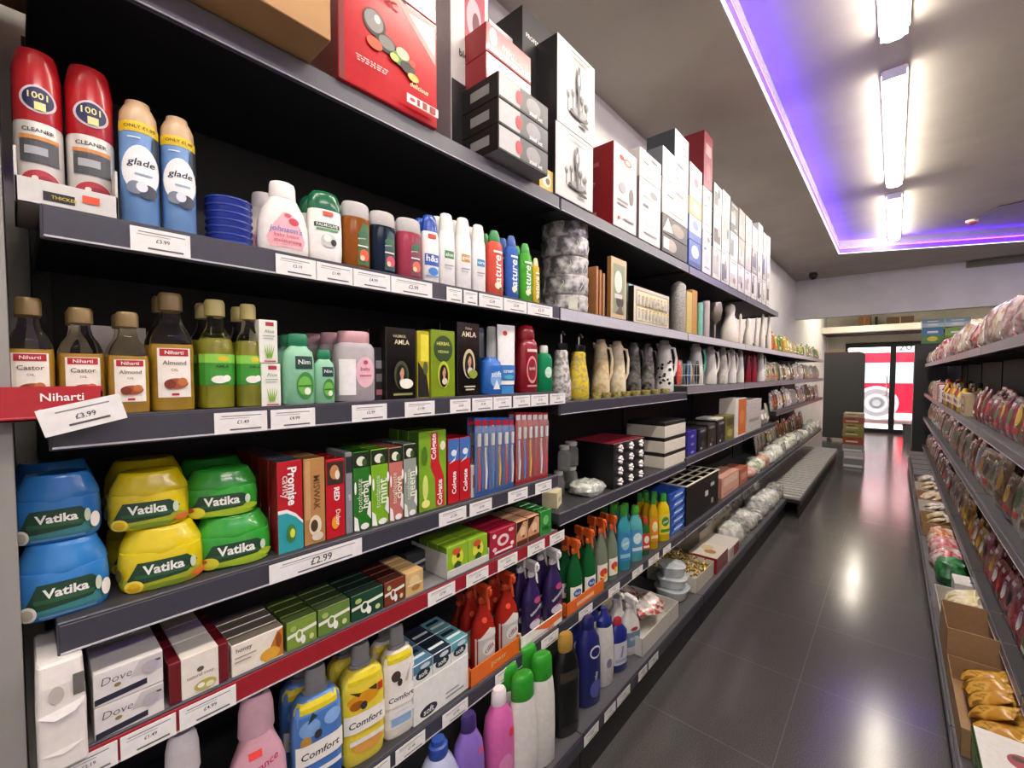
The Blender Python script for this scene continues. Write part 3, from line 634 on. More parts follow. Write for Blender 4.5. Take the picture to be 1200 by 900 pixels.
# ---- third shelf: oils, talc, hair colour
zS = S3[0]
def oil(liq, cap, red=True, green=False, txt=('Castor', 'OIL')):
    def f(w, d, h):
        body = [(0, .9), (.012, .98), (.5, 1), (.60, .94), (.68, .76), (.74, .52), (.80, .44), (.86, .42)]
        de = ([('#f3efe4', ('r', -.72, .12, .72, .53)), ('#b3202c', ('r', -.62, .465, .62, .525)), ('#f6f2ec', ('t', 'Niharti', 0, .495, .8)), ('#6a5a40', ('t', txt[0], 0, .41, 1.0)), ('#8b7a5c', ('t', txt[1], 0, .35, .3)), ('#a2542c', ('e', .05, .235, .5, .045)), ('#7c2f20', ('e', -.2, .23, .24, .04)), ('#c2703c', ('e', .3, .25, .2, .035)), ('#b3202c', ('r', -.15, .135, .15, .155))] if red else
              [('#3f9a35', ('r', -.94, .22, .94, .50)), ('#8ccf4c', ('r', -.94, .42, .94, .50)), ('#d8c42f', ('e', .2, .46, .3, .025)), ('#1d4a1c', ('t', 'AMLA', .15, .39, .7)), ('#f3f5ea', ('e', .0, .27, .42, .035)), ('#fafaf2', ('e', .35, .28, .2, .03))])
        k = kit_bottle(w, d, h, body, mat('#f6f2e2', .02, 0, 1.0), [(.85, .50), (.855, .56), (.97, .56), (.985, .52), (1, .46)], cap, de, n=3 if red else 2.2,
            extra=[('oil', [(.006, .87), (.015, .95), (.5, .965), (.565, .93)] if red else [(.006, .87), (.015, .95), (.5, .965), (.6, .90), (.64, .8)], liq, 3 if red else 2.2)], names=('glass_body', 'cap', 'printed_label'))
        return k
    return f
gold = mat('#7e6a44', .35, .3); oliq = mat('#c49d42', .15); oliq2 = mat('#bd9a3a', .15); gliq = mat('#979a34', .15)
RB((2, 62, 349, 478), zS+.003, -.935, .75, oil(oliq, gold), 'oil_bottle', 'castor oil bottle in the red tray, nearest the left wall', 'bottle', 'castor oil bottles in the red tray', .1, 1)
RB((66, 121, 361, 478), zS+.003, -.935, .75, oil(oliq, gold), 'oil_bottle', 'castor oil bottle in the red tray, right front one', 'bottle', 'castor oil bottles in the red tray', .1, 1)
RB((124, 173, 366, 486), zS, -.925, .75, oil(oliq, gold, txt=('Almond', 'OIL')), 'oil_bottle', 'short almond oil bottle just right of the red tray', 'bottle', 'almond oil bottles', .2, 1)
RB((173, 225, 344, 484), zS, -.93, .75, oil(oliq2, gold, txt=('Almond', 'OIL')), 'oil_bottle', 'tall almond oil bottle with white label and brown cap', 'bottle', 'almond oil bottles', .2, 1)
crm = mat('#c9bd7a', .35)
for r, l in (((229, 273, 352, 480), 'left one'), ((273, 307, 357, 474), 'right one')):
    RB(r, zS, -.93, 1, oil(gliq, crm, False), 'oil_bottle', 'clear hair oil bottle with green label and cream cap, '+l, 'bottle', 'green label oil bottles', .25, 1)
g = G().box(-.003, 0, -.04, .05, 0, .15, mat('#b7b2aa', .5), .0005)
put([('card', g.mesh('card'), None, None)], 'backing_card', 'grey backing card standing behind the castor oil bottles', 'card', -1.07, .115, zS+.001)
# red tray and loose price label
y0, y1 = -.0, at(121, 470, -.878)[0]
y0 = -.035
g = G().box(-.15, 0, y0, y1, 0, .003, GLOSS('#a81d2a'), .0004).box(-.003, 0, y0, y1, 0, .047, GLOSS('#b01f2c'), .0004).box(-.15, 0, y1-.003, y1, 0, .04, GLOSS('#a81d2a'), .0004).box(-.15, 0, y0, y0+.003, 0, .04, GLOSS('#a81d2a'), .0004)
p = G(); decals(p, [('#f4eeee', ('t', 'Niharti', .30, .68, .72)), ('#f0dede', ('t', 'Castor', .12, .25, .5, {'bold': 0})), ('#cf5560', ('r', -.95, .1, -.1, .13))], (y1-y0)/2, .047, lambda a, b, e: (e, a+(y0+y1)/2, b))
put([('tray', g.mesh('tray'), None, None), ('lettering', p.mesh('lettering'), None, 'white lettering')], 'display_tray', 'red cardboard tray front with white lettering holding castor oil', 'tray', -.878, 0, zS+.0005)
aloe = [('#b03040', ('r', -.3, .86, .6, .95)), ('#8fa38c', ('t', 'Aloe', .1, .74, 1.1)), ('#9aa79a', ('r', -.6, .62, .7, .64)), ('#9aa79a', ('r', -.6, .56, .5, .58))]
for a in (-.6, -.3, 0, .3, .6): aloe.append(('#7fae3c', ('p', [(a*.3-.1, .12), (a*.3+.1, .12), (a+.05, .46)])))
aloe.append(('#b03040', ('r', -.6, .03, .7, .06)))
CB((306, 329, 414, 474), zS, -.93, .06, 'aloe_box', 'slim white box with green aloe leaves, lower of two', 'box', '#e9ece2', aloe, 'aloe boxes', h=.085)
CB((303, 325, 353, 412), zS+.086, -.93, .06, 'aloe_box', 'slim white box with green aloe leaves, upper of two', 'box', '#e9ece2', aloe, 'aloe boxes', h=.085)
def talc(w, d, h):
    return kit_bottle(w, d, h, [(0, .9), (.02, 1), (.62, 1), (.74, .9), (.80, .62), (.83, .55)], mat('#8cc7a5', .35), [(.82, .58), (.84, .66), (.95, .66), (.99, .56), (1, .4)], mat('#1f7f57', .35),
        [('#1b3d3a', ('r', -.35, .50, .75, .68)), ('#e8efe6', ('t', 'Nim', .2, .60, .75)), ('#3f8a3a', ('e', .25, .27, .55, .19)), ('#6fbb4c', ('e', .2, .27, .42, .13)), ('#eef2e0', ('e', .35, .19, .2, .05)), ('#2f6e2e', ('r', -.2, .26, .6, .275))], n=2.4)
RB((330, 367, 391, 474), zS, -.93, .62, talc, 'talc_bottle', 'mint green talc bottle with dark green cap, larger one', 'bottle', 'mint green talc bottles', .2, 1)
RB((367, 391, 410, 472), zS, -.93, .62, talc, 'talc_bottle', 'mint green talc bottle with dark green cap, smaller one', 'bottle', 'mint green talc bottles', .2)
def cotton(w, d, h):
    return kit_bottle(w, d, h, [(0, .9), (.02, .98), (.5, 1), (.76, .98), (.82, .86), (.84, .72)], mat('#d9d3d8', .12, 0, .35), [(.83, .76), (.85, .80), (.98, .80), (1, .74)], mat('#d3a3ac', .35),
        [('#e7bcc8', ('e', .3, .42, .5, .22)), ('#c04a64', ('t', 'baby', .3, .46, .5)), ('#c66a80', ('r', -.0, .36, .6, .38)), ('#b54a64', ('e', .3, .56, .12, .03)), ('#f2f0f2', ('r', -.9, .1, -.2, .6))], n=3)
w, d, h, X, y = RB((391, 437, 389, 473), zS, -.93, .7, cotton, 'cotton_bud_jar', 'clear baby product jar with pink lid and pink oval label, front of its row', 'jar', 'pink lidded clear jars', .2)
for i in range(4):
    put(cotton(w*.9, d*.85, h), 'cotton_bud_jar', 'clear jar with pink lid behind the front one, %s in the row' % ['second', 'third', 'fourth', 'fifth'][i], 'jar', X-.062*(i+1), y-.014*(i+1), zS, -.3, 'pink lidded clear jars')
def portrait(bg, oval, skin='#c99a76', y=.34, r=.5):
    return [(oval, ('e', 0, y, r, .20)), ('#0d0b0a', ('e', 0, y-.02, r*.72, .17)), (skin, ('e', .02, y+.035, r*.3, .07)), ('#0d0b0a', ('p', [(-r*.35, y+.02), (-r*.25, y+.11), (r*.1, y+.125), (-r*.1, y+.07)])), (skin, ('r', -.08, y-.06, .10, y-.0)), ('#d9cfc2', ('e', .05, y-.1, r*.45, .05)), ('#a04a44', ('r', -.04, y+.0, .08, y+.007))]
CB((452, 487, 384, 468), zS, -.935, .075, 'hair_dye_box', 'black hair product box with portrait and flower', 'box', GLOSS('#121110'),
   [('#c9b98c', ('t', 'VASMOL', -.1, .88, .9)), ('#e0d7b8', ('t', 'AMLA', .05, .80, 1.0))]+portrait('', '#3f4a2c')+[('#f2f0e6', ('e', .3, .22, .45, .07)), ('#8a8f52', ('r', -.6, .06, .7, .09))], 'portrait hair boxes', 1, side='#0c0b0b')
CB((489, 503, 388, 467), zS, -.935, .075, 'hair_dye_box', 'yellow and black hair product box between two portrait boxes', 'box', GLOSS('#b9b02a'), [('#e5dc3c', ('r', -.5, .55, .9, .95)), ('#1a1712', ('p', [(-.98, .02), (.98, .02), (.5, .35), (-.98, .55)])), ('#55602a', ('e', .3, .45, .4, .1))], 'portrait hair boxes', 1, side='#99931f')
CB((505, 533, 387, 467), zS, -.935, .075, 'hair_dye_box', 'olive green hair product box with a portrait', 'box', GLOSS('#7f9a24'), [('#2f4a1a', ('e', 0, .72, .8, .2)), ('#d9dc6a', ('t', 'HERBAL', 0, .80, 1.1)), ('#c9d07a', ('t', 'HENNA', 0, .68, .9))]+portrait('', '#b9c63c'), 'portrait hair boxes', 1, side='#a5a82a')
CB((536, 562, 378, 464), zS, -.935, .075, 'hair_dye_box', 'tall black hair product box with an oval portrait', 'box', GLOSS('#0f0e0e'), [('#d8d0b4', ('t', 'Dabur', 0, .92, .6)), ('#e6dcb8', ('t', 'AMLA', 0, .84, 1.3))]+portrait('', '#cfc59a', y=.44, r=.55)+[('#8aa03a', ('e', .3, .3, .4, .06)), ('#c9c3a8', ('r', -.5, .12, .5, .14)), ('#c9c3a8', ('r', -.4, .08, .4, .1))], 'portrait hair boxes', 1, side='#0b0a0a')
CB((437, 450, 407, 470), zS, -.955, .06, 'hair_dye_box', 'small dark box with pale bars behind the pink lidded jar', 'box', '#2b2a2c', [('#8d8a90', ('r', -.5, .6, .6, .75)), ('#77747a', ('r', -.5, .35, .6, .5)), ('#b06a80', ('r', -.5, .1, .6, .2))])
def bluebot(w, d, h):
    return kit_bottle(w, d, h, [(0, .9), (.02, 1), (.40, 1), (.48, .9), (.52, .55), (.55, .5)], mat('#2d6bc4', .25), [(.54, .42), (.56, .44), (.97, .40), (1, .34)], mat('#e8ecef', .08, 0, .6),
        [('#7fb0ea', ('e', 0, .22, .5, .12)), ('#f0f5fb', ('t', 'soft', 0, .3, .9)), ('#f2f6fa', ('p', [(-.3, .08), (.3, .08), (0, .22)]))], n=2.6)
RB((563, 589, 383, 462), zS, -.93, .6, bluebot, 'pump_bottle', 'squat blue bottle with tall clear cap', 'bottle', None, .2, 1)
def tubef(w, d, h):
    sec = [(0, w*.82, d*.82), (.13*h, w*.82, d*.82), (.14*h, w*.88, d*.95), (.3*h, w*.92, d*.9), (.6*h, w*.96, d*.6), (.9*h, w, d*.2), (h, w, d*.08)]
    k = [('tube_body', G().loft(sec[2:], mat('#f0f1f2', .3), 24).mesh('tube_body'), None, None), ('cap', G().loft(sec[:2], mat('#3f8ed0', .3), 24).mesh('cap'), None, None)]
    p = G(); decals(p, [('#d8342c', ('e', -.2, .88, .25, .035)), ('#2f74c0', ('r', -.85, .2, .85, .42)), ('#f4f7fa', ('t', 'cream', 0, .33, 1.1)), ('#4fb0c8', ('e', 0, .25, .5, .03)), ('#9ab', ('r', -.5, .6, .5, .615))] if False else [('#d8342c', ('e', -.2, .88, .25, .035)), ('#2f74c0', ('r', -.85, .2, .85, .42)), ('#f4f7fa', ('t', 'cream', 0, .33, 1.1)), ('#4fb0c8', ('e', 0, .25, .5, .03))], w, h, secfn(sec))
    k.append(('printed_label', p.mesh('printed_label'), None, None)); return k
RB((583, 603, 381, 461), zS, -.915, .5, tubef, 'cream_tube', 'white cream tube standing on its blue cap', 'tube', None, .2)
def redbot(w, d, h):
    return kit_bottle(w, d, h, [(0, .9), (.02, 1), (.66, 1), (.74, .92), (.78, .78)], mat('#8f1a26', .2, 0, 0, .4), [(.77, .78), (.79, .84), (.92, .80), (.985, .6), (1, .4)], GLOSS('#a81f2b'),
        [('#d99aa0', ('e', .1, .34, .55, .2)), ('#8f1a26', ('e', .1, .34, .45, .16)), ('#e9d3d0', ('t', 'anti', .1, .36, .6)), ('#e9d3d0', ('r', -.4, .6, .6, .64)), ('#caa0a0', ('r', -.4, .09, .6, .115))], n=2.8)
RB((604, 628, 381, 458), zS, -.93, .7, redbot, 'mouthwash_bottle', 'dark red bottle with red cap before the bay joint', 'bottle', None, .2, 1)
def greenbot(w, d, h):
    return kit_bottle(w, d, h, [(0, .9), (.02, 1), (.7, 1), (.8, .8), (.84, .5)], mat('#1f9a63', .2, 0, .3), [(.83, .5), (.85, .55), (.98, .5), (1, .4)], mat('#d8ded8', .3), [('#bfe6cf', ('e', .1, .42, .5, .12)), ('#f2faf4', ('t', 'fresh', .1, .42, .6))], n=2.4)
RB((628, 646, 405, 458), zS, -.93, .7, greenbot, 'mouthwash_bottle', 'small bright green bottle beside the dark red bottle', 'bottle', None, .2)
# ---- fourth shelf: jars, toothpaste, toothbrushes
zS = S4[0]
def jar(c, lc, kind):
    def f(w, d, h):
        body = [(0, .90), (.03, .96), (.12, 1), (.45, 1), (.60, .97), (.64, .95)]
        lid = [(.60, .97), (.64, .985), (.72, .95), (.86, .84), (.93, .78), (.97, .76), (1, .70)]
        de = [(lc, ('e', 0, .17, .96, .13)), ('#20432f', ('p', [(-.78, .22), (-.55, .50), (.55, .50), (.80, .36), (.55, .20), (-.6, .15)])), ('#2e5c3e', ('r', -.62, .24, .6, .30)), ('#f2f4ee', ('t', 'Vatika', .02, .37, .92, {'bold': .03})), ('#c9d8c0', ('e', .68, .35, .07, .1))]
        if kind == 'coco': de += [('#e9e6da', ('e', -.72, .13, .17, .11)), ('#b9b3a2', ('e', -.72, .13, .11, .075)), ('#efece2', ('e', .82, .26, .1, .12)), ('#5f86b8', ('r', -.5, .05, .6, .08))]
        elif kind == 'lemon': de += [('#f2d94a', ('e', -.62, .12, .2, .11)), ('#e0b81a', ('e', -.62, .12, .13, .07)), ('#7f9a2c', ('e', .1, .07, .5, .05)), ('#d86f2c', ('e', .78, .14, .16, .06)), ('#4a4a1c', ('e', -.9, .33, .06, .1))]
        else: de += [('#d9d23c', ('e', -.62, .16, .22, .12)), ('#c0562a', ('e', -.78, .22, .12, .05)), ('#a9cf3c', ('e', .3, .08, .5, .05))]
        return kit_bottle(w, d, h, body, GLOSS(c), lid, GLOSS(c), de, n=3, names=('jar_body', 'lid', 'printed_label'), seg=32)
    return f
for c, lc, kd, lo, up, nm in (('#2f7cc4', '#3d7f86', 'coco', (12, 134, 630, 728), (18, 126, 572, 645), 'blue'), ('#d9c414', '#a3ad2e', 'lemon', (138, 239, 612, 697), (133, 216, 553, 622), 'yellow'), ('#2f9a33', '#a9c42e', 'herb', (226, 317, 599, 668), (218, 291, 547, 602), 'green')):
    w, d, zt, y, X = fit_round(*lo, -.925, .8)
    if nm == 'blue': w *= .93; d *= .9; y += .0
    h = zt-zS; r = math.atan2(-y, -X)*.35-(.08 if nm != 'blue' else 0)
    K1 = jar(c, lc, kd)(w, d, h)
    put(K1, 'hair_cream_jar', 'squat glossy %s hair cream jar standing on the shelf, bottom of front pile' % nm, 'jar', X, y, zS, r, nm+' hair cream jars')
    put(jar(c, lc, kd)(w*.93, d*.93, h*.92), 'hair_cream_jar', 'squat glossy %s hair cream jar on top of the front jar' % nm, 'jar', X-.012, y-.012 if nm != 'blue' else y-.002, zS+h+.001, r-.12, nm+' hair cream jars')
    for k in range(2):
        put(K1, 'hair_cream_jar', 'squat %s hair cream jar in the shade behind the front pile, %s' % (nm, ['lower', 'upper'][k]), 'jar', X-2*d-.012, y-.004, zS+k*(h+.001), r, nm+' hair cream jars')
# upright toothpaste cartons: (u1,u2,vt,vb, colours)
def tp(rect, base, decs, label, behind=0, dep=.045, h=None, xf=-.925, side=None, top=None, **kw):
    return CB(rect, zS, xf, dep, 'toothpaste_box', label, 'box', base, decs, 'upright toothpaste boxes', behind, h, side=side, top=top, **kw)
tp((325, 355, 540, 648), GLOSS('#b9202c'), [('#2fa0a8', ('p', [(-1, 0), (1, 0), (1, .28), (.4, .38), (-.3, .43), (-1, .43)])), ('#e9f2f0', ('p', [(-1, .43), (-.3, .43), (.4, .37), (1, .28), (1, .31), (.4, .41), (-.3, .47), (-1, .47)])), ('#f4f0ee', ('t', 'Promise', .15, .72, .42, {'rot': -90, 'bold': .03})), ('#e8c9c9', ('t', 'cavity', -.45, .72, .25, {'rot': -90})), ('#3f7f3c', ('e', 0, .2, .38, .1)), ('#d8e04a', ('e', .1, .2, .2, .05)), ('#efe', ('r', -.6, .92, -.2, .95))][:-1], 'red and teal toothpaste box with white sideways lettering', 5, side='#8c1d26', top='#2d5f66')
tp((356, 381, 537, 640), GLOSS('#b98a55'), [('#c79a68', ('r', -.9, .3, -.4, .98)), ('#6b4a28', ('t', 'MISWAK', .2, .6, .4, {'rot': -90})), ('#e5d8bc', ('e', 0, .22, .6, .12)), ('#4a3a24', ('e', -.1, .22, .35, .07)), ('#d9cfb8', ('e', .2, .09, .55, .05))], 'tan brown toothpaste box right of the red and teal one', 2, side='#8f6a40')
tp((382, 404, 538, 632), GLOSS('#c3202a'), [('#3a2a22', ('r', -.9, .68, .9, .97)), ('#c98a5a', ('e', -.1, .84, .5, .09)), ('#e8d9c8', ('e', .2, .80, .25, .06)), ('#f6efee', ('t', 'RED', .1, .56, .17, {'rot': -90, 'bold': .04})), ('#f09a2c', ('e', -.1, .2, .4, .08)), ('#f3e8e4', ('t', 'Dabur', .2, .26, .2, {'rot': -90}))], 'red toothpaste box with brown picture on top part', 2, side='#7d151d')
tp((405, 413, 530, 622), '#8a8d93', [('#2b2c30', ('r', -1, .75, 1, .95)), ('#d9dade', ('t', 'salt', 0, .45, .3, {'rot': 90}))], 'thin grey toothpaste box after the red one', 1)
cows = [('#f1f1ea', ('p', [(-1, .02), (-.4, .0), (-.6, .16), (-1, .2)])), ('#f1f1ea', ('p', [(.5, .2), (1, .12), (1, .34), (.8, .36)])), ('#f4f4ee', ('e', -.85, .55, .12, .08)), ('#f4f4ee', ('e', .9, .62, .15, .07)), ('#f2f2ec', ('e', .2, .05, .5, .04))]
for r, b, nm, tx in (((414, 434, 529, 613), '#2f7a2c', 'dark green', 'herbal'), ((435, 455, 526, 608), '#7fb82a', 'lime green', 'mint'), ((456, 472, 524, 602), '#c9776e', 'pink', 'clove'), ((473, 488, 520, 596), '#9aa59c', 'grey green', 'neem')):
    tp(r, GLOSS(b), [('#1c2a16', ('r', -1, .80, 1, .99)), ('#e9ecdc', ('e', -.1, .88, .55, .06)), ('#3f5a2c', ('e', .3, .86, .3, .05))]+cows+[('#eef4e4', ('t', tx, .25, .45, .34, {'rot': 90})), ('#d3e0c4', ('t', 'toothpaste', -.3, .45, .42, {'rot': 90, 'bold': 0}))], nm+' patterned toothpaste box', 2, side='#38532c' if 'green' in nm else None)
tp((491, 523, 505, 594), GLOSS('#7fae2f'), [('#c3242c', ('p', [(-.15, .98), (.35, .98), (.45, .6), (.8, .4), (.85, .02), (.2, .02), (.1, .4), (-.2, .55)])), ('#f3f0ee', ('t', 'Colgate', .08, .80, .33, {'rot': 90, 'bold': .03})), ('#f3f0ee', ('t', 'Colgate', .52, .2, .33, {'rot': 90, 'bold': .03})), ('#d5e07a', ('e', -.6, .3, .2, .16)), ('#efe9c4', ('e', .7, .8, .2, .06)), ('#4d7a1f', ('e', -.65, .7, .2, .12)), ('#e9e48a', ('e', -.6, .1, .3, .05))], 'wide green toothpaste box with a red band and white lettering', 2, side='#4f7a22')
for i, r in enumerate(((525, 538, 514, 583), (538.5, 551, 512, 580))):
    tp(r, GLOSS('#c0202b'), [('#3f6fb8', ('r', -1, .66, 1, .99)), ('#dfe8f4', ('p', [(-.9, .62), (.2, .70), (.9, .9), (.2, .66)])), ('#e9f0f6', ('e', 0, .78, .5, .05)), ('#f5f0f0', ('t', 'Colgate', .1, .32, .5, {'rot': 90, 'bold': .03}))], 'red and blue toothpaste box, '+['left one of the narrow pair', 'right one of the narrow pair'][i], 2, side='#8c1820')
CB((552, 560, 545, 578), zS, -.925, .04, 'toothpaste_box', 'tiny pale box beside the narrow red and blue pair', 'box', '#cfc6c0', [('#a5646a', ('r', -.6, .3, .6, .7))])
def brush(c1, c2):
    def f(w, h):
        g = G().box(-.0012, 0, -w, w, 0, h, c1, .0004); k = [('card', g.mesh('card'), None, None)]
        b = G().loft([(h*.04, w*.8, .002), (h*.06, w*.86, .006), (h*.55, w*.86, .009), (h*.86, w*.86, .012), (h*.9, w*.8, .006)], mat('#ffffff', .08, 0, .85), 12)
        k.append(('blister', b.mesh('blister'), None, 'clear plastic blister'))
        t = G().tube([(.004, 0, h*.08), (.004, w*.2, h*.3), (.004, -w*.1, h*.55), (.004, 0, h*.62)], [.003, .0045, .003, .0025], c2, 8)
        k.append(('brush_handle', t.mesh('brush_handle'), None, None))
        t = G().box(.003, .009, -w*.4, w*.4, h*.64, h*.80, '#f2f2f2', .001); k.append(('bristles', t.mesh('bristles'), None, None))
        p = G(); decals(p, [('#d4242c' if c1 != '#b3202a' else '#e9e9ec', ('r', -.8, .9, .8, .97))], w, h, lambda a, b_, e: (e, a, b_)); k.append(('printed_label', p.mesh('printed_label'), None, None)); return k
    return f
for j, (c1, us, nm) in enumerate((('#2d62b0', [556, 564, 572, 580, 588, 596, 602], 'blue'), ('#b3202a', [604, 610.5, 617, 623.5, 630, 636, 642], 'red'))):
    for i in range(len(us)-1):
        r = (us[i], us[i+1]); vm = 530; y1 = at(r[0], vm, -.92)[0]; y2 = at(r[1], vm, -.92)[0]; w = (y2-y1)/2-.0005
        h = at(us[i], 490 if j == 0 else 484, -.92)[1]-zS
        for b in range(2):
            put(brush(c1, ['#d8343c', '#f0f0f2', '#3f7fd0', '#e8b02c', '#c8303a', '#f2f2f2'][(i+j) % 6])(w, h), 'toothbrush_pack', nm+' carded toothbrush standing upright'+(' in the front row' if b == 0 else ' in the second row'), 'toothbrush', -.92-.03*b, (y1+y2)/2, zS, 0, nm+' toothbrush packs')
        if i % 2 == 0 and j == 0: pass
# ---- fifth shelf, red edged: soaps
zS = S5
def crumple(w, d, h):
    g = G(); n = 8; rr = random.Random(5)
    g.loft([(0, w*.97, d*.97, 12), (.004, w, d, 12), (h*.3, w*.985, d*.99, 12), (h*.55, w*1.0, d*1.0, 12), (h*.57, w*.985, d*.985, 12), (h*.8, w*.96, d*.97, 10), (h*.98, w*.92, d*.9, 10), (h, w*.85, d*.85, 10)], mat('#e4e0dc', .6), 40, False)
    k = [('wrapped_body', g.mesh('wrapped_body'), None, None)]
    f = G().quad([(d*1.004, -w*.95, h*.56), (d*1.06, -w*.3, h*.5), (d*1.05, w*.5, h*.53), (d*1.004, w*.97, h*.62)], '#efecea')
    k.append(('paper_fold', f.mesh('paper_fold'), None, None))
    f = G().quad([(d*1.004, -w*.9, h*.20), (d*1.03, 0, h*.16), (d*1.004, w*.9, h*.22)], '#e4e0dc')
    k.append(('paper_fold', f.mesh('paper_fold'), None, None))
    p = G(); decals(p, [('#6b6a68', ('r', .45, .66, .92, .86)), ('#bdb9b4', ('e', -.2, .72, .3, .08))], w, h, lambda a, b, e: (d*.985+e, a, b)); k.append(('sticker', p.mesh('sticker'), None, 'small grey sticker')); return k
yy = at(104, 830, -.86)[0]
put(crumple((yy-.004)/2, .07, .155), 'paper_package', 'crumpled white paper wrapped package at the near end of the red edged shelf', 'package', -.945, (yy+.004)/2, zS+.0005)
sv = [('#c9c6c8', ('p', [(.0, .5), (.98, .45), (.98, .95), (.3, .95)])), ('#2c2b3f', ('p', [(-.98, .06), (.5, .14), (.5, .32), (-.98, .24)])), ('#4d4a5c', ('t', 'Dove', -.35, .70, .85, {'sh': .2, 'bold': -.01})), ('#8a7a4a', ('e', -.35, .48, .1, .06)), ('#55536a', ('r', .6, .75, .92, .82)), ('#b3aeb8', ('e', .6, .65, .25, .2))]
for k in range(2):
    CB((108, 192, 750, 840), zS+k*.0535, -.905, .095, 'soap_box', 'white and silver soap box with dark stripe, %s of a pair' % ['lower', 'upper'][k], 'box', '#e3e0e0', sv, 'white soap boxes', 1, h=.052, side='#c6c3c4')
def maroon(w, d, h, c):
    g = G().box(-d, d, -w, w, 0, h, GLOSS('#6b1a22'), .0015)
    k = [('carton', g.mesh('carton'), None, None)]
    s = G().box(-d*.9, d+.0015, -w*.62, w*.62, -.0, h+.0015, '#e9e4dc', .001); k.append(('paper_sleeve', s.mesh('paper_sleeve'), None, 'white paper sleeve'))
    p = G(); decals(p, [('#55534e', ('e', 0, .62, .12, .06)), ('#8a8780', ('t', 'natural soap', 0, .48, .9)), (c, ('e', .15, .2, .38, .13)), ('#dfe0b4', ('e', .3, .17, .14, .07)), ('#f2efe6', ('e', .0, .22, .12, .06))], w, h, lambda a, b, e: (d+.0016+e, a, b)); k.append(('printed_label', p.mesh('printed_label'), None, None)); return k
ya = at(196, 770, -.91)[0]; yb = at(268, 750, -.91)[0]
for k in range(3):
    put(maroon((yb-ya)/2-.001, .032, .072, '#b9b05a'), 'soap_box', 'maroon soap pack with a white paper sleeve, '+['front one', 'directly behind the front one', 'at the back'][k], 'box', -.94-.066*k, (ya+yb)/2, zS+.001, 0, 'maroon sleeved soap packs')
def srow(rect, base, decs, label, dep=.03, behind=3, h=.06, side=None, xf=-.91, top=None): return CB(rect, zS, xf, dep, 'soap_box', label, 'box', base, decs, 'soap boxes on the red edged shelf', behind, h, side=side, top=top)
srow((270, 332, 710, 765), '#ece5d8', [('#c77a2c', ('p', [(.2, .05), (.98, .05), (.98, .95), (.75, .9)])), ('#e0a83c', ('e', .45, .25, .4, .2)), ('#8f4a1c', ('e', .8, .6, .12, .25)), ('#4a443c', ('t', 'honey', -.55, .78, .6)), ('#a09a8c', ('r', -.9, .55, -.1, .59)), ('#a09a8c', ('r', -.9, .42, -.3, .46))], 'cream soap box with an orange honey picture', top='#6b655a')
def ribbon(c): return [(c, ('r', -.98, .05, .98, .95)), ('#e8efdf', ('p', [(-.98, .42), (.98, .56), (.98, .68), (-.98, .54)])), ('#eef3e6', ('e', -.2, .42, .25, .22)), (c, ('e', -.2, .46, .15, .13)), ('#f4f6ee', ('e', .05, .25, .15, .15)), ('#a9bf6a', ('e', -.6, .75, .2, .1)), ('#c9d69a', ('e', .6, .25, .16, .1))]
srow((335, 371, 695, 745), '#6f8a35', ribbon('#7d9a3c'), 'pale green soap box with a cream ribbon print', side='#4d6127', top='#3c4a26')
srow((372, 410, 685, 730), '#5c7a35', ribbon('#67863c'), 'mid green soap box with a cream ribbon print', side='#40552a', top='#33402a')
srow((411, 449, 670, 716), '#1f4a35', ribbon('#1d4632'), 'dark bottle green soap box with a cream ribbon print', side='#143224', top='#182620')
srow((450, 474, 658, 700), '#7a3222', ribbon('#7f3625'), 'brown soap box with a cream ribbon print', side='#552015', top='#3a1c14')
srow((475, 496, 648, 690), '#d3b07a', [('#e3c893', ('e', 0, .6, .6, .25)), ('#a57a3c', ('e', .1, .3, .5, .12)), ('#f2e3bf', ('r', -.8, .44, .8, .5))], 'sand coloured soap box at the end of the ribbon print row', side='#a5834f')
srow((476, 512, 640, 672), '#2b2f33', [('#c9ccce', ('p', [(-.9, .4), (.9, .55), (.9, .68), (-.9, .52)])), ('#6d7276', ('r', -.5, .15, .4, .3))], 'black soap box set back behind the sand coloured box', xf=-1.0, behind=1)
# open shelf tray with lime packs
yl, yr2 = at(522, 640, -.91)[0], at(572, 630, -.91)[0]
g = G().box(-.16, 0, yl, yr2, 0, .002, W_, .0004).box(-.002, 0, yl, yr2, 0, .022, W_, .0004).box(-.16, 0, yl, yl+.002, 0, .07, W_, .0004).box(-.16, 0, yr2-.002, yr2, 0, .04, W_, .0004)
put([('tray', g.mesh('tray'), None, None)], 'display_tray', 'white cardboard tray holding lime green soap packs', 'tray', -.905, 0, zS+.0005)
for i in range(2):
    a, b = yl+.003+i*(yr2-yl-.006)/2, yl+.003+(i+1)*(yr2-yl-.006)/2
    for k in range(3):
        put(kit_carton((b-a)/2-.001, .02, .082, GLOSS('#8db82e'), [('#dfe04a', ('e', 0, .55, .55, .3)), ('#d0562c', ('e', -.1, .78, .4, .12)), ('#2f5a24', ('p', [(-.2, .1), (.2, .1), (.35, .35), (0, .45), (-.35, .35)])), ('#3a3f1c', ('e', .05, .62, .16, .08))], side='#6a8f28'),
            'soap_pack', 'lime green soap pack in the white tray, '+['left column', 'right column'][i]+['', ', second row', ', third row'][k], 'pack', -.93-.042*k, (a+b)/2, zS+.004, 0, 'lime green soap packs')
flr = [('#e9cfd4', ('e', 0, .55, .45, .22)), ('#a81c3a', ('e', 0, .55, .25, .12)), ('#f0dfe2', ('e', -.7, .8, .14, .08)), ('#f0dfe2', ('e', .7, .3, .14, .08)), ('#e0a9b4', ('e', .6, .85, .2, .07)), ('#f2e6e6', ('r', -.7, .12, .7, .2)), ('#e5bcc4', ('e', -.7, .3, .16, .08))]
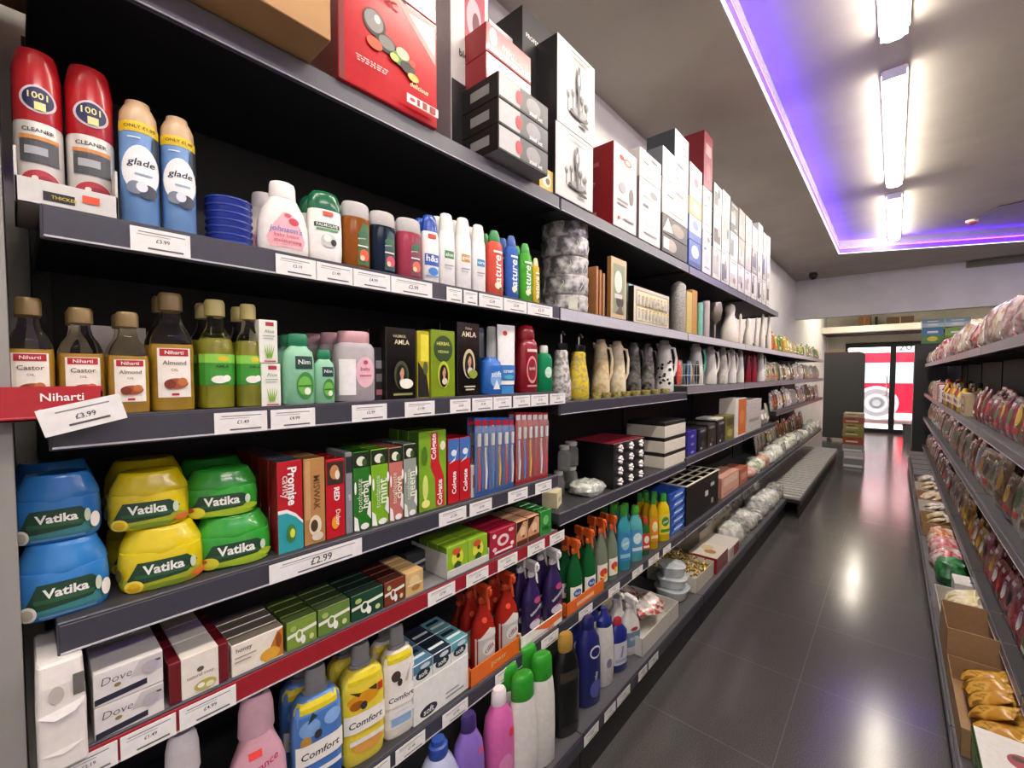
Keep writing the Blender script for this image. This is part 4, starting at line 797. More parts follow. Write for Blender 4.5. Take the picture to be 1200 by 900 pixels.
srow((574, 604, 600, 645), GLOSS('#a81f3c'), flr, 'magenta soap box with flower print', h=.082, side='#7d142c')
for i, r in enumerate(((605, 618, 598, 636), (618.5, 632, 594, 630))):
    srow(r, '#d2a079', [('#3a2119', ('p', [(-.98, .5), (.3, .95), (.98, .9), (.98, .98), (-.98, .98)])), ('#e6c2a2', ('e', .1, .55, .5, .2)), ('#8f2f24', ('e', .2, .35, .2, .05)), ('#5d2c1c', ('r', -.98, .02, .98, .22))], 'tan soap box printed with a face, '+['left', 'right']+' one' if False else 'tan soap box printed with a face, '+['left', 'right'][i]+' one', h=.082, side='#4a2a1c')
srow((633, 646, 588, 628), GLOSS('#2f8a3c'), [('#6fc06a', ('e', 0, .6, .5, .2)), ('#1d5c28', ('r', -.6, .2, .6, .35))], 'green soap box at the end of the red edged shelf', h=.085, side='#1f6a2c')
# ---- sixth shelf: fabric softeners and sprays
zS = S6
def softener_round(c, capc, dec):
    def f(w, d, h):
        return kit_bottle(w, d, h, [(0, .86), (.02, .95), (.2, 1), (.45, .93), (.55, .80), (.62, .66), (.68, .56), (.72, .52)], mat(c, .35, 0, .12), [(.71, .55), (.73, .60), (.9, .56), (.97, .48), (1, .38)], mat(capc, .4), dec, n=2.6)
    return f
RB((176, 250, 857, 985), zS, -.92, .6, softener_round('#b3a7cc', '#e6e1e4', [('#7d68b0', ('t', 'softlan', .0, .3, 1.1)), ('#e2554c', ('r', -.3, .46, -.0, .5))]), 'softener_bottle', 'pale lilac softener bottle with white cap, at bottom left', 'bottle', None, .2)
RB((262, 337, 812, 955), zS, -.92, .6, softener_round('#dca8bb', '#e3b7c6', [('#b8335c', ('t', 'Elegance', -.02, .50, 1.2, {'rot': 12, 'sh': .2})), ('#c9557a', ('t', 'soft', .2, .36, .7)), ('#f2dfe6', ('e', .1, .18, .6, .07)), ('#ee4a45', ('r', -.35, .58, .05, .63)), ('#cc7d98', ('r', -.4, .1, .5, .112))]), 'softener_bottle', 'pale pink softener bottle with script lettering, at bottom left', 'bottle', None, .2)
def comfort(c, c2, yel, flower):
    def f(w, d, h):
        de = ([('#e2cf2a', ('r', -.95, .70, .95, .78))] if yel else [])+[(c2, ('r', -.93, .10, .93, .68))]+flower+[('#f1efec', ('r', -.9, .30, .9, .46)) if yel != 2 else ('#e9e6e2', ('r', -.9, .28, .9, .42)), ('#22202a', ('t', 'Comfort', .0, .375, 1.45, {'sh': .15})), ('#e9e9ee', ('r', -.7, .2, .8, .24)), ('#34353c', ('e', -.1, .52, .14, .035))]
        return kit_bottle(w, d, h, [(0, .9), (.02, .97), (.08, 1), (.62, 1), (.74, .93), (.79, .72), (.80, .6)], mat(c, .28), [(.79, .50), (.80, .54), (.83, .54), (.835, .44), (.96, .42), (1, .36)], mat('#9fa1a6', .25, 0, .35), de, n=3.2)
    return f
RB((340, 398, 780, 908), zS, -.92, .55, comfort('#5f8fd0', '#4a7cc4', 1, [('#7ea6e0', ('e', -.4, .58, .4, .07)), ('#88b2ea', ('e', .5, .6, .35, .06)), ('#1f3a44', ('p', [(-.5, .62), (-.1, .66), (-.3, .70)])), ('#b98a3a', ('e', -.55, .48, .2, .05)), ('#2f5aa8', ('e', .4, .16, .6, .05))]), 'softener_bottle', 'blue fabric softener bottle with yellow collar and grey cap', 'bottle', 'fabric softener bottles', .25, 1)
RB((397, 447, 753, 890), zS, -.92, .55, comfort('#e2cf4a', '#e8d23c', 1, [('#e09a1c', ('e', -.1, .57, .7, .06)), ('#a55f14', ('e', -.4, .53, .3, .04)), ('#3a3a12', ('p', [(-.7, .66), (-.3, .60), (-.2, .63)])), ('#3a3a12', ('p', [(.1, .64), (.5, .60), (.5, .65)])), ('#c9402c', ('r', .55, .58, .8, .65)), ('#e0a04a', ('e', .1, .16, .7, .05))]), 'softener_bottle', 'yellow fabric softener bottle with orange flowers and grey cap', 'bottle', 'fabric softener bottles', .25, 1)
RB((446, 483, 733, 853), zS, -.92, .55, comfort('#e6e2dc', '#efece8', 1, [('#4a3a34', ('e', -.3, .58, .28, .05)), ('#cbb9b0', ('p', [(.2, .5), (.6, .66), (.4, .5)])), ('#8fb8e0', ('r', -.6, .12, .6, .2)), ('#c9d8e8', ('e', .1, .22, .6, .03))]), 'softener_bottle', 'white fabric softener bottle with a dark heart and grey cap', 'bottle', 'fabric softener bottles', .25, 1)
# carton of tissue packs
ya, yb = at(484, 800, -.915)[0], at(549, 760, -.915)[0]; wq = (yb-ya)/2-.001
hB = .105
pk = [('#20303f', ('e', -.55, .68, .28, .2)), ('#e9eef0', ('t', 'nicky', -.55, .68, .4)), ('#5f9fc0', ('p', [(-.98, .86), (.98, .86), (.98, .98), (-.98, .98)])), ('#9ec4d8', ('e', .3, .7, .5, .16)), ('#c9345a', ('e', .05, .5, .18, .09)), ('#2a2c3c', ('e', -.5, .2, .3, .14)), ('#f2f4f4', ('t', 'soft', -.5, .2, .35)), ('#8d9aa0', ('r', .1, .15, .8, .2)), ('#8d9aa0', ('r', .1, .28, .6, .32))]
put(kit_carton(wq, .08, hB, '#e9ebea', pk[5:], side='#d5dad9'), 'tissue_carton', 'white and blue printed carton below the tissue packs', 'box', -.995, (ya+yb)/2, zS+.0005)
for i in range(3):
    for k in range(2):
        w3 = wq/3-.0008; c = ['#4f7f9f', '#26334a', '#5fa3b0'][i]
        put(kit_carton(w3, .035, .055, '#e6e9ea', [(c, ('r', -.98, .55, .98, .98)), ('#1e2c38', ('e', 0, .42, .75, .25)), ('#f0f3f4', ('t', 'soft', 0, .42, .9)), ('#c2d4dc', ('e', .2, .78, .5, .12))], side='#9fb0ba', top=c, tdecs=[('#e3ecef', ('r', -.8, .3, .8, .45)), ('#20283a', ('r', -.8, .6, .6, .8))]),
            'tissue_pack', 'small %s topped tissue pack on the printed carton%s' % (['mid blue', 'navy', 'teal'][i], ['', ', rear row'][k]), 'pack', -.951-.072*k, ya+.001+w3+i*(2*w3+.0016), zS+hB+.001, 0, 'tissue packs on the carton')
def spray(body, liq, trig, decs, n=2.6, hgt=None):
    def f(w, d, h):
        k = kit_bottle(w, d, h, [(0, .9), (.02, 1), (.42, 1), (.55, .86), (.66, .52), (.74, .34), (.78, .32)], body, [(.77, .38), (.78, .42), (.83, .42), (.84, .34)], trig, decs, n=n, names=('bottle_body', 'collar', 'printed_label'))
        W = w
        g = G().box(-W*.55, W*.75, -W*.24, W*.24, h*.86, h*.985, trig, W*.08).box(-W*.2, W*.2, -W*.2, W*.2, h*.83, h*.87, trig, .001).box(W*.72, W*.95, -W*.12, W*.12, h*.90, h*.965, trig, .002)
        k.append(('spray_head', g.mesh('spray_head'), None, None))
        g = G().tube([(W*.45, 0, h*.87), (W*.62, 0, h*.82), (W*.66, 0, h*.765), (W*.78, 0, h*.72)], [W*.13, W*.11, W*.1, W*.06], trig, 8); k.append(('trigger', g.mesh('trigger'), None, None)); return k
    return f
def stray(u1, u2, v1, v2, xf, colr, front, label, txt=None, dep=.2, hb=.06, zq=None):
    ya, yb = at(u1, v1, xf)[0], at(u2, v2, xf)[0]; z = zS if zq is None else zq
    g = G().box(-dep, 0, ya, yb, 0, .003, colr, .0004).box(-.003, 0, ya, yb, 0, front, colr, .0004).box(-dep, 0, ya, ya+.003, 0, hb, colr, .0004).box(-dep, 0, yb-.003, yb, 0, hb, colr, .0004)
    k = [('tray', g.mesh('tray'), None, None)]
    if txt: p = G(); decals(p, txt, (yb-ya)/2, front, lambda a, b, e: (e, a+(ya+yb)/2, b)); k.append(('printed_front', p.mesh('printed_front'), None, None))
    put(k, 'display_tray', label, 'tray', xf, 0, z+.0005)
org = mat('#dd6a22', .45)
stray(551, 609, 795, 750, -.905, org, .055, 'orange cardboard tray holding two red and grey spray bottles', [('#f0b48a', ('t', 'power', .1, .5, .6)), ('#b8501a', ('r', -.9, .05, .9, .12))])
vd = [('#bdb9b6', ('r', -.95, .10, .95, .42)), ('#d9d5d2', ('p', [(-.9, .40), (.2, .50), (.95, .44), (.9, .38)])), ('#dadada', ('e', .1, .28, .6, .08)), ('#8c2630', ('t', 'cillit', .1, .28, .9, {'rot': 20})), ('#e0523c', ('e', -.2, .60, .2, .03))]
for i, r in enumerate(((552, 579, 682, 785), (580, 606, 668, 765))):
    RB(r, zS+.004, -.915, .6, spray(mat('#a82a20', .25, 0, .15), None, mat('#c8451f', .35), vd), 'spray_bottle', 'red and grey trigger spray bottle in the orange tray, %s one' % ['left', 'right'][i], 'bottle', 'red trigger sprays', .1, 1)
RB((527, 552, 690, 770), zS+.001, -1.02, .6, spray(mat('#8a2a1c', .25), None, mat('#b04020', .35), []), 'spray_bottle', 'dark red spray bottle in the shadow behind the tissue carton', 'bottle', None, .1)
stray(610, 659, 745, 700, -.905, mat('#e9e6e2', .5), .045, 'white cardboard tray with orange stripe holding purple sprays', [('#e2703a', ('p', [(-.4, .95), (.95, .95), (.95, .45), (.2, .35)])), ('#c9b7c4', ('r', -.9, .15, .4, .3)), ('#d5502f', ('t', 'oxi', .4, .3, .3))])
pd = [('#2a1d4c', ('r', -.95, .08, .95, .5)), ('#d8d4e2', ('t', 'astonish', .0, .36, 1.4, {'rot': 25, 'bold': .03})), ('#b8487a', ('e', .2, .48, .4, .04)), ('#c9c4d4', ('e', -.1, .18, .6, .06)), ('#c64a6a', ('t', 'oxy', .1, .24, .7, {'rot': 20}))]
for i, r in enumerate(((612, 633, 655, 735), (637, 658, 641, 712))):
    RB(r, zS+.004, -.915, .6, spray(mat('#33235c', .3), None, mat('#e4e3e6', .3), pd), 'spray_bottle', 'purple trigger spray with white head in the white tray, %s one' % ['left', 'right'][i], 'bottle', 'purple trigger sprays', .1, 1)
# ================================================================ second left bay: sixth shelf goes on
zS = S6
def ony(u, v, Y):
    d = ray(u, v); k = Y/d[1]; return d[0]*k, d[2]*k+H
stray(664, 708, 720, 680, -.905, org, .05, 'orange cardboard tray holding green trigger sprays, second bay', [('#f2b890', ('r', -.5, .3, .4, .6))], hb=.05)
gd = [('#eef2ea', ('r', -.9, .08, .9, .30)), ('#2a5fa8', ('e', 0, .2, .6, .06)), ('#e7efe9', ('t', 'flash', 0, .2, .8))]
for i, r in enumerate(((665, 681, 630, 695), (682, 697, 618, 682))):
    RB(r, zS+.004, -.915, .6, spray(mat('#1f6a3a', .15, 0, .3), None, mat('#e0652a', .35), gd), 'spray_bottle', 'green spray bottle with orange head in the orange tray, %s one' % ['left', 'right'][i], 'bottle', 'green trigger sprays', .2, 1)
cd = [('#e9e4d6', ('r', -.9, .08, .9, .34)), ('#d0402c', ('e', 0, .22, .65, .06)), ('#f2c03a', ('e', .2, .16, .3, .04))]
for i, r in enumerate(((697, 711, 606, 682), (711, 723, 602, 672))):
    RB(r, zS+.001, -.915, .6, spray(mat('#8f9a88', .15, 0, .4), None, mat('#e0652a', .35), cd), 'spray_bottle', 'clear spray bottle with orange head and cream label, %s one' % ['left', 'right'][i], 'bottle', 'clear trigger sprays', .2, 1)
def clean(c, cap, l1, l2):
    def f(w, d, h):
        return kit_bottle(w, d, h, [(0, .9), (.02, 1), (.6, .97), (.72, .84), (.80, .5), (.84, .45)], mat(c, .22, 0, .12), [(.83, .48), (.85, .55), (.97, .5), (1, .4)], mat(cap, .35), [(l1, ('r', -.9, .15, .9, .58)), (l2, ('e', 0, .42, .6, .1)), ('#f2f5f2', ('t', 'clean', 0, .42, .9, {'rot': 18})), (l2, ('r', -.7, .2, .7, .26))], n=2.8)
    return f
for r, c, cp, l1, l2, nm in (((723, 737, 592, 672), '#3f9ab0', '#3f9a35', '#3a84c0', '#8fc7e0', 'turquoise blue'), ((737, 751, 592, 664), '#5fb0b8', '#4aa53a', '#4a94c4', '#cfe6ea', 'pale turquoise'), ((752, 760, 606, 656), '#2f6a3a', '#c23a2c', '#c9402c', '#eee0d0', 'small dark green'), ((761, 770, 580, 650), '#c9a01f', '#2f8a3a', '#d9862c', '#efe0a0', 'orange yellow'), ((771, 783, 578, 645), '#e2c51f', '#2f9a3a', '#e8d23c', '#3f8a3a', 'bright yellow')):
    RB(r, zS, -.92, .6, clean(c, cp, l1, l2), 'cleaner_bottle', nm+' cleaner bottle in the second bay row', 'bottle', 'cleaner bottles', .4, 2)
ya, yb = at(785, 600, -.93)[0], at(804, 600, -.93)[0]
for k in range(5):
    put(kit_carton((yb-ya)/2, .08, .047, GLOSS('#2a55b8'), [('#4a7ad8', ('p', [(-.9, .1), (.2, .1), (.9, .9), (-.2, .9)])), ('#dfe8f8', ('r', -.5, .4, .5, .6)), ('#1d3f8f', ('r', -.98, .0, .98, .08))], side='#2c4f9e'), 'blue_carton', 'flat blue carton beside the yellow bottles, '+['bottom of five', 'second of five from the bottom', 'middle of five', 'fourth of five from the bottom', 'top of five'][k], 'box', -1.01, (ya+yb)/2, zS+k*.048+.0005, 0, 'stacked blue cartons')
# black plastic crate with a white lattice top
def crate(w, d, h):
    bk = mat('#141416', .4); g = G().box(-d, d, -w, w, 0, .006, bk).box(-d, -d+.005, -w, w, 0, h, bk).box(d-.005, d, -w, w, 0, h, bk).box(-d, d, -w, -w+.005, 0, h, bk).box(-d, d, w-.005, w, 0, h, bk)
    t = G(); cr = mat('#dcd8c8', .5)
    for i in range(6): x = -d+2*d*i/5; t.box(x-.006, x+.006, -w, w, h+.001, h+.007, cr)
    for i in range(5): y = -w+2*w*i/4; t.box(-d, d, y-.006, y+.006, h+.0012, h+.0072, cr)
    p = G(); decals(p, [('#c9c9c9', ('r', .1, .45, .3, .6)), ('#9a9a9a', ('r', .5, .15, .65, .3)), ('#b9b9b9', ('r', .45, .65, .7, .75))], w, h, lambda a, b, e: (d+e, a, b))
    return [('crate_body', g.mesh('crate_body'), None, None), ('lattice_top', t.mesh('lattice_top'), None, 'cream lattice top'), ('sticker', p.mesh('sticker'), None, 'white stickers')]
ya, yb = at(806, 590, -.91)[0], at(843, 590, -.91)[0]
put(crate((yb-ya)/2, .14, at(824, 562, -.91)[1]-zS), 'plastic_crate', 'black plastic crate with a cream lattice top beside the blue cartons', 'crate', -1.06, (ya+yb)/2, zS+.0005)
# ================================================================ second bay, fourth shelf
zS = S4[1]
def glassjar(w, d, h):
    k = kit_bottle(w, d, h, [(0, .9), (.03, 1), (.6, 1), (.75, .9), (.8, .7), (.85, .7)], mat('#e9eeea', .03, 0, .85), [(.84, .75), (.86, .8), (.98, .8), (1, .7)], mat('#c9c9c6', .3, .3), [], n=2)
    return k
for i, (u1, u2, vt, x) in enumerate(((665, 680, 512, -1.0), (678, 695, 505, -1.03), (660, 674, 545, -.99), (680, 696, 540, -1.0))):
    w, d, zt, y, X = fit_round(u1, u2, vt, 575, x, 1)
    put(glassjar(w, d, .105), 'glass_jar', ['small clear glass storage jar behind the plastic bag', 'clear glass storage jar beside the black ribbon box', 'small glass storage jar at the near end of the second bay', 'glass jar half hidden by the black ribbon box'][i], 'jar', X-.03*(i > 1), (1.50, 1.605, 1.485, 1.60)[i], zS+(.107 if i < 2 else 0), 0, 'glass jars in the second bay')
w, d, zt, y, X = fit_round(678, 695, 505, 575, -1.03, 1)
for i, (px, py) in enumerate(((-1.03, 1.46), (-1.035, 1.56))):
    put(glassjar(.05, .05, .106), 'glass_jar', 'glass jar carrying another jar, '+['left one', 'right one'][i], 'jar', px, py, zS, 0, 'glass jars in the second bay') if False else None
put(kit_carton(.04, .03, .06, '#e3d8b0', [('#b9ad82', ('r', -.6, .3, .5, .6))]), 'label_card', 'cream coloured card box among the glass jars', 'box', -.985, at(652, 540, -.95)[0]+.02, zS+.0005, .4)
def bag(w, d, h, m, seed=1):
    rr = random.Random(seed); g = G(); secs = []
    for t, q in ((0, .85), (.15, .98), (.4, 1), (.7, .92), (.9, .7), (1, .35)): secs.append((t*h, w*q*rr.uniform(.94, 1.04), d*q*rr.uniform(.92, 1.05), 2.6, rr.uniform(-.06, .06)*d, rr.uniform(-.06, .06)*w))
    g.loft(secs, m, 22)
    v0 = 0
    for i in range(len(g.v)):
        x, y, z = g.v[i]; q = 1+.07*math.sin(23*y/w*.6+seed)*math.cos(17*z/h+seed*2)+.04*math.sin(31*x/d)
        g.v[i] = (x*q, y*q, z if z == 0 else z*(1+.05*math.sin(9*x/d+7*y/w+seed)))
    return [('bag', g.mesh('bag'), None, None)]
filmy = mix('#9fa39b', '#e4e6e0', 40, .15, .1, '#c6c9c2')
put(bag(.085, .07, .055, filmy, 3), 'plastic_bag', 'crumpled clear plastic bag on the shelf edge in front of glass jars', 'bag', -.98, at(690, 590, -.97)[0], zS+.0005)
# black gift boxes with white ribbon rosettes
ya, yb = at(719, 530, -.915)[0], at(755, 530, -.915)[0]
w = (yb-ya)/2; h = .20
k = kit_carton(w, .12, h, mat('#111013', .35), [], top='#7a1d2b', side='#0c0b0d')
g = G()
for i in range(4):
    for j in range(3):
        cy, cz = -w+2*w*(j+.55)/3, h*(i+.5)/4
        for a in range(5):
            t = 2*PI*a/5; g.loft([(cz+.012*math.sin(t)-.007, .003, .004, 2, .125, cy+.012*math.cos(t)), (cz+.012*math.sin(t), .010, .008, 2, .125, cy+.012*math.cos(t)), (cz+.012*math.sin(t)+.007, .003, .004, 2, .125, cy+.012*math.cos(t))], mat('#ece6e8', .5), 8)
p = G()
for i in range(1, 4): p.box(.1205, .1212, -w, w, h*i/4-.001, h*i/4+.001, '#2e2c30', .0002)
k += [('ribbon_rosettes', g.mesh('ribbon_rosettes'), None, 'white ribbon rosettes'), ('seam', p.mesh('seam'), None, None)]
put(k, 'rosette_gift_box', 'black gift box block with red top and rows of white rosettes', 'box', -1.035, (ya+yb)/2, zS+.0005)
ya, yb = at(780, 530, -.905)[0], at(804, 530, -.905)[0]
for kx in range(3):
    g = G().box(-.11, .11, -(yb-ya)/2, (yb-ya)/2, 0, .062, mat('#ded9ca', .5), .0012); g2 = G().box(-.109, .109, -(yb-ya)/2+.001, (yb-ya)/2-.001, .0622, .082, mat('#1b1a19', .5), .001)
    put([('box_base', g.mesh('box_base'), None, None), ('black_lid', g2.mesh('black_lid'), None, 'black lid band')], 'gift_box', 'cream gift box with black band, %s of three beside the rosette box' % ['bottom', 'middle', 'top'][kx], 'box', -1.02, (ya+yb)/2, zS+.0005+kx*.083, 0, 'stacked cream gift boxes')
CB((806, 816, 505, 552), zS, -.915, .12, 'gift_box', 'narrow violet blue box beside the cream boxes', 'box', GLOSS('#35339a'), [('#6a68c8', ('e', 0, .8, .4, .05)), ('#6a68c8', ('e', 0, .5, .4, .05)), ('#6a68c8', ('e', 0, .2, .4, .05))], side='#2a2880')
# ================================================================ second and third bay, third shelf: jugs and pumps
zS = S3[1]
def pump(c, c2, sc_=0):
    def f(w, d, h):
        k = kit_bottle(w, d, h, [(0, .85), (.03, 1), (.25, 1), (.45, .8), (.6, .66), (.70, .66), (.74, .4)], mix(c, c2, 70, .2), [(.73, .5), (.75, .62), (.82, .62), (.83, .3)], mat('#19191b', .3), [], n=2.2)
        g = G().tube([(0, 0, h*.82), (0, 0, h*.97)], w*.10, mat('#b9b9bb', .25, .8), 8).tube([(-w*.1, 0, h*.965), (w*.35, 0, h*.975), (w*.75, 0, h*.94)], [w*.16, w*.13, w*.08], mat('#b9b9bb', .25, .8), 8)
        k.append(('pump_head', g.mesh('pump_head'), None, 'metal pump head')); return k
    return f
RB((646, 669, 388, 470), zS, -.93, .9, pump('#d9d6d2', '#8b8a88'), 'pump_dispenser', 'grey and white marbled pump dispenser beside the green bottle', 'dispenser', 'pump dispensers', .5)
RB((666, 690, 391, 472), zS, -.92, .9, pump('#e8cf2a', '#b3a06a'), 'pump_dispenser', 'yellow mottled pump dispenser at the shelf edge', 'dispenser', 'pump dispensers', .5)
def jug(c, c2=None, dots=False, lid=None):
    def f(w, d, h):
        m = mix(c, c2, 45, .3) if c2 else mat(c, .3)
        R = w*1.12
        k = [('jug_body', G().loft([(0, R*.9, R*.9, 2.6), (.03*h, R, R, 2.6), (.3*h, R*.96, R*.96, 2.4), (.6*h, R*.82, R*.82, 2.2), (.8*h, R*.66, R*.66), (.9*h, R*.66, R*.66), (.93*h, R*.5, R*.5), (h, R*.44, R*.44)], m, 24).mesh('jug_body'), None, None)]
        k.append(('handle', G().tube([(0, R*.5, h*.86), (0, R*1.0, h*.84), (0, R*1.2, h*.66), (0, R*1.15, h*.42), (0, R*.9, h*.30)], [R*.14]*5, mat(lid or c, .3), 8).mesh('handle'), None, None))
        k.append(('spout', G().loft([(h*.84, R*.22, R*.2, 2, 0, -R*.5), (h*.93, R*.16, R*.3, 2, 0, -R*.68), (h*.95, R*.1, R*.1, 2, 0, -R*.72)], mat(lid or c, .3), 12).mesh('spout'), None, None))
        if dots:
            p = G(); rr = random.Random(4); secs = [(0, R*.9, R*.9), (.03*h, R, R), (.3*h, R*.96, R*.96), (.6*h, R*.82, R*.82), (.8*h, R*.66, R*.66), (h, R*.44, R*.44)]
            decals(p, [('#1c1a18', ('e', rr.uniform(-.6, .6), rr.uniform(.12, .66), rr.uniform(.08, .16), rr.uniform(.015, .035))) for _ in range(17)], R, h, secfn(secs), .0012); k.append(('painted_pattern', p.mesh('painted_pattern'), None, 'black leaf pattern'))
        return k
    return f
JG = [((694, 714, 398, 458), '#dccfae', '#c9a96a', 0, None, 'cream and gold mottled jug'), ((713, 733, 400, 457), '#e6dcc4', '#d3c29a', 0, None, 'cream jug'), ((734, 751, 402, 454), '#6f716c', '#2b2b2a', 0, '#1a1a1a', 'dark grey patterned jug'), ((750, 767, 403, 452), '#8a8680', '#2a2827', 0, '#161616', 'black and silver jug'),
      ((768, 789, 399, 457), '#efede8', None, 1, None, 'white jug with black leaf pattern'), ((807, 824, 403, 455), '#e9ebe6', None, 0, '#3fae96', 'white jug with a teal lid'), ((825, 840, 406, 452), '#eceae4', None, 0, None, 'plain white jug'), ((841, 853, 407, 451), '#e6e3da', '#cfcabd', 0, None, 'ivory jug'), ((852, 863, 408, 450), '#f0eeea', None, 0, None, 'white jug with a maroon spot'), ((863, 872, 409, 449), '#ecebe6', None, 0, '#1b1b1b', 'white jug with black handle'),
      ((873, 880, 411, 447), '#8f1a30', None, 0, None, 'dark red flask'), ((880, 887, 412, 446), '#9c1f36', None, 0, None, 'crimson flask'), ((887, 896, 412, 446), '#eceae6', None, 0, None, 'white flask after the red ones')]
JY = []
for r, c, c2, dt, ld, nm in JG:
    q_ = RB(r, S3[1] if r[0] < 800 else S3[2], -.965, 1, jug(c, c2, dt, ld), 'jug', nm+' on the third shelf among the row of jugs', 'jug', 'jugs on the third shelf', .95); JY.append((q_[4], q_[0]*1.12))
for i in range(8):
    u = 699+i*11.5; w, d, zt, y, X = fit_round(u-6, u+6, 455, 466, -.905, 1)
    w = min(w, .027)
    g = G().loft([(0, w*.7, w*.7), (.004, w*.85, w*.85), (.022, w, w), (.024, w, w), (.024, w*.9, w*.9), (.010, w*.75, w*.75)], mix('#8a8440', '#c9bd6a', 90, .3), 18)
    put([('trinket_bowl', g.mesh('trinket_bowl'), None, None)], 'trinket_bowl', 'small olive gold bowl at the shelf edge before the jugs', 'bowl', -.905-w, y, zS, 0, 'small gold bowls')
# wire basket with bright things
ya, yb = EDGE[2]+.03, JY[5][0]-JY[5][1]-.03
g = G(); wm = mat('#d9d9d6', .3, .4); hb = .13
for z in (.004, hb*.5, hb):
    for a, b in (((0, ya), (0, yb)), ((-.12, ya), (-.12, yb)), ((0, ya), (-.12, ya)), ((0, yb), (-.12, yb))): g.tube([(a[0], a[1], z), (b[0], b[1], z)], .002, wm, 6)
for i in range(8):
    yy = ya+(yb-ya)*i/7; g.tube([(0, yy, .004), (0, yy, hb)], .0014, wm, 5); g.tube([(0, yy, .004), (-.12, yy, .004)], .0014, wm, 5); g.tube([(-.12, yy, .004), (-.12, yy, hb)], .0014, wm, 5)
put([('wire_frame', g.mesh('wire_frame'), None, None)], 'wire_basket', 'white wire basket between the leaf patterned jug and white jugs', 'basket', -.925, 0, S3[2]+.001)
for i, (c, nm) in enumerate((('#d8584c', 'coral'), ('#3f9a94', 'teal'), ('#3a5f8f', 'blue'), ('#cdb56a', 'sand'), ('#2b2b2c', 'black'))):
    yy = ya+.02+(yb-ya-.04)*i/4
    put(kit_pouch(.024, .016, .15, mat(c, .35)), 'sponge_pack', nm+' sponge pack standing inside the wire basket', 'pack', -.965-.02*(i % 2), yy, S3[2]+.008, 0, 'packs in the wire basket')
# ================================================================ second and third bay, second shelf: frames and ornaments
zS = S2
def pframe(w, h, m, decs, side, dep=.012):
    return kit_carton(w, dep, h, m, decs, side=side, body='frame')
for i in range(3):
    put(pframe(.008, .20-.01*i, mat('#a9713a', .4), [], '#8a5a2a', .07), 'photo_frame', 'honey brown wooden frame seen edge on beside the silver tubs', 'frame', -.985, at(694+4*i, 340, -.92)[0]+.032, zS+.0005, 0, 'brown frames on edge')
CB((716, 734, 303, 374), zS, -.915, .02, 'photo_frame', 'cream picture frame with a brown and green scene facing the aisle', 'frame', '#c9b68f', [('#8f9a78', ('r', -.75, .1, .75, .9)), ('#e6e2d2', ('e', -.1, .62, .5, .18)), ('#4a3f34', ('e', .1, .3, .5, .1)), ('#d8d4cc', ('r', -.6, .35, .4, .42)), ('#6b5a48', ('p', [(-.5, .1), (.6, .1), (.2, .25)]))], side='#9a6a34')
def shelfset(y0, y1):
    h = .175; w = (y1-y0)/2; g = G().box(-.03, .0, -w, w, 0, h, mat('#d8d2c0', .5), .001, S='#1a1613')
    p = G(); de = [('#b5a67c', ('r', -.9, .08, .9, .92)), ('#e3ddca', ('r', -.86, .11, .86, .46)), ('#e3ddca', ('r', -.86, .52, .86, .88))]
    for a in range(9):
        for b in (.3, .66): de += [('#c9b04a', ('e', -.75+a*.19, b+.1, .06, .03)), ('#b9b4a4', ('r', -.80+a*.19, b-.14, -.70+a*.19, b+.05))]
    decals(p, de, w, h, lambda a, b, e: (e, a, b))
    put([('case', g.mesh('case'), None, None), ('printed_front', p.mesh('printed_front'), None, None)], 'cutlery_case', 'framed pale case showing two rows of gold handled cutlery', 'case', -.915, (y0+y1)/2, zS+.0005)
shelfset(at(743, 350, -.915)[0], at(784, 350, -.915)[0])
CB((737, 776, 311, 340), zS, -.98, .03, 'teal_board', 'pale teal board standing behind the cutlery case', 'board', '#9fbdb9', [('#c6d8d4', ('r', -.8, .9, .8, .97))], h=.205)
def canister(m, lid=None):
    def f(w, d, h):
        k = [('cylinder_body', G().loft([(0, w*.95, w*.95), (.01, w, w), (h-.01, w, w), (h, w*.96, w*.96)], m, 22).mesh('cylinder_body'), None, None)]
        if lid: k.append(('lid', G().loft([(h, w*.9, w*.9), (h+.012, w*.7, w*.7), (h+.025, w*.2, w*.2)], mat(lid, .4), 22).mesh('lid'), None, None))
        return k
    return f
RB((784, 806, 335, 389), zS, -.91, 1, canister(mix('#8f8d88', '#b3b1ab', 120, .4, .2), '#bab7b0'), 'utensil_canister', 'grey ribbed canister right of the cutlery case', 'canister', None, wmax=.042)
for r, m, nm in (((805, 811, 342, 391), '#c9b46a', 'straw yellow'), ((811, 817, 340, 392), '#b98a3c', 'ochre')):
    CB(r, zS, -.92, .1, 'notebook_box', nm+' slim box standing between the canister and teal vase', 'box', m, [])
RB((816, 824, 355, 394), zS, -.92, 1, canister(mat('#7fc0b0', .4)), 'vase', 'slim pale teal vase', 'vase', None)
RB((823, 832, 353, 397), zS, -.92, 1, canister(mat('#b9aeb0', .35)), 'vase', 'slim dusty pink vase beside the goblet', 'vase', None)
def goblet(w, d, h):
    return [('bowl', G().loft([(h*.45, w*.15, w*.15), (h*.55, w*.7, w*.7), (h*.8, w, w), (h, w*.85, w*.85), (h, w*.78, w*.78), (h*.8, w*.9, w*.9), (h*.6, w*.6, w*.6)], mat('#a8a096', .2, .6), 22).mesh('bowl'), None, None), ('stem', G().loft([(0, w*.6, w*.6), (.02*h, w*.55, w*.55), (.06*h, w*.12, w*.12), (.45*h, w*.16, w*.16)], mat('#a8a096', .2, .6), 16).mesh('stem'), None, None)]
RB((829, 847, 355, 399), zS, -.935, 1, goblet, 'goblet', 'dull silver goblet ornament beside the white swan like figure', 'goblet', None)
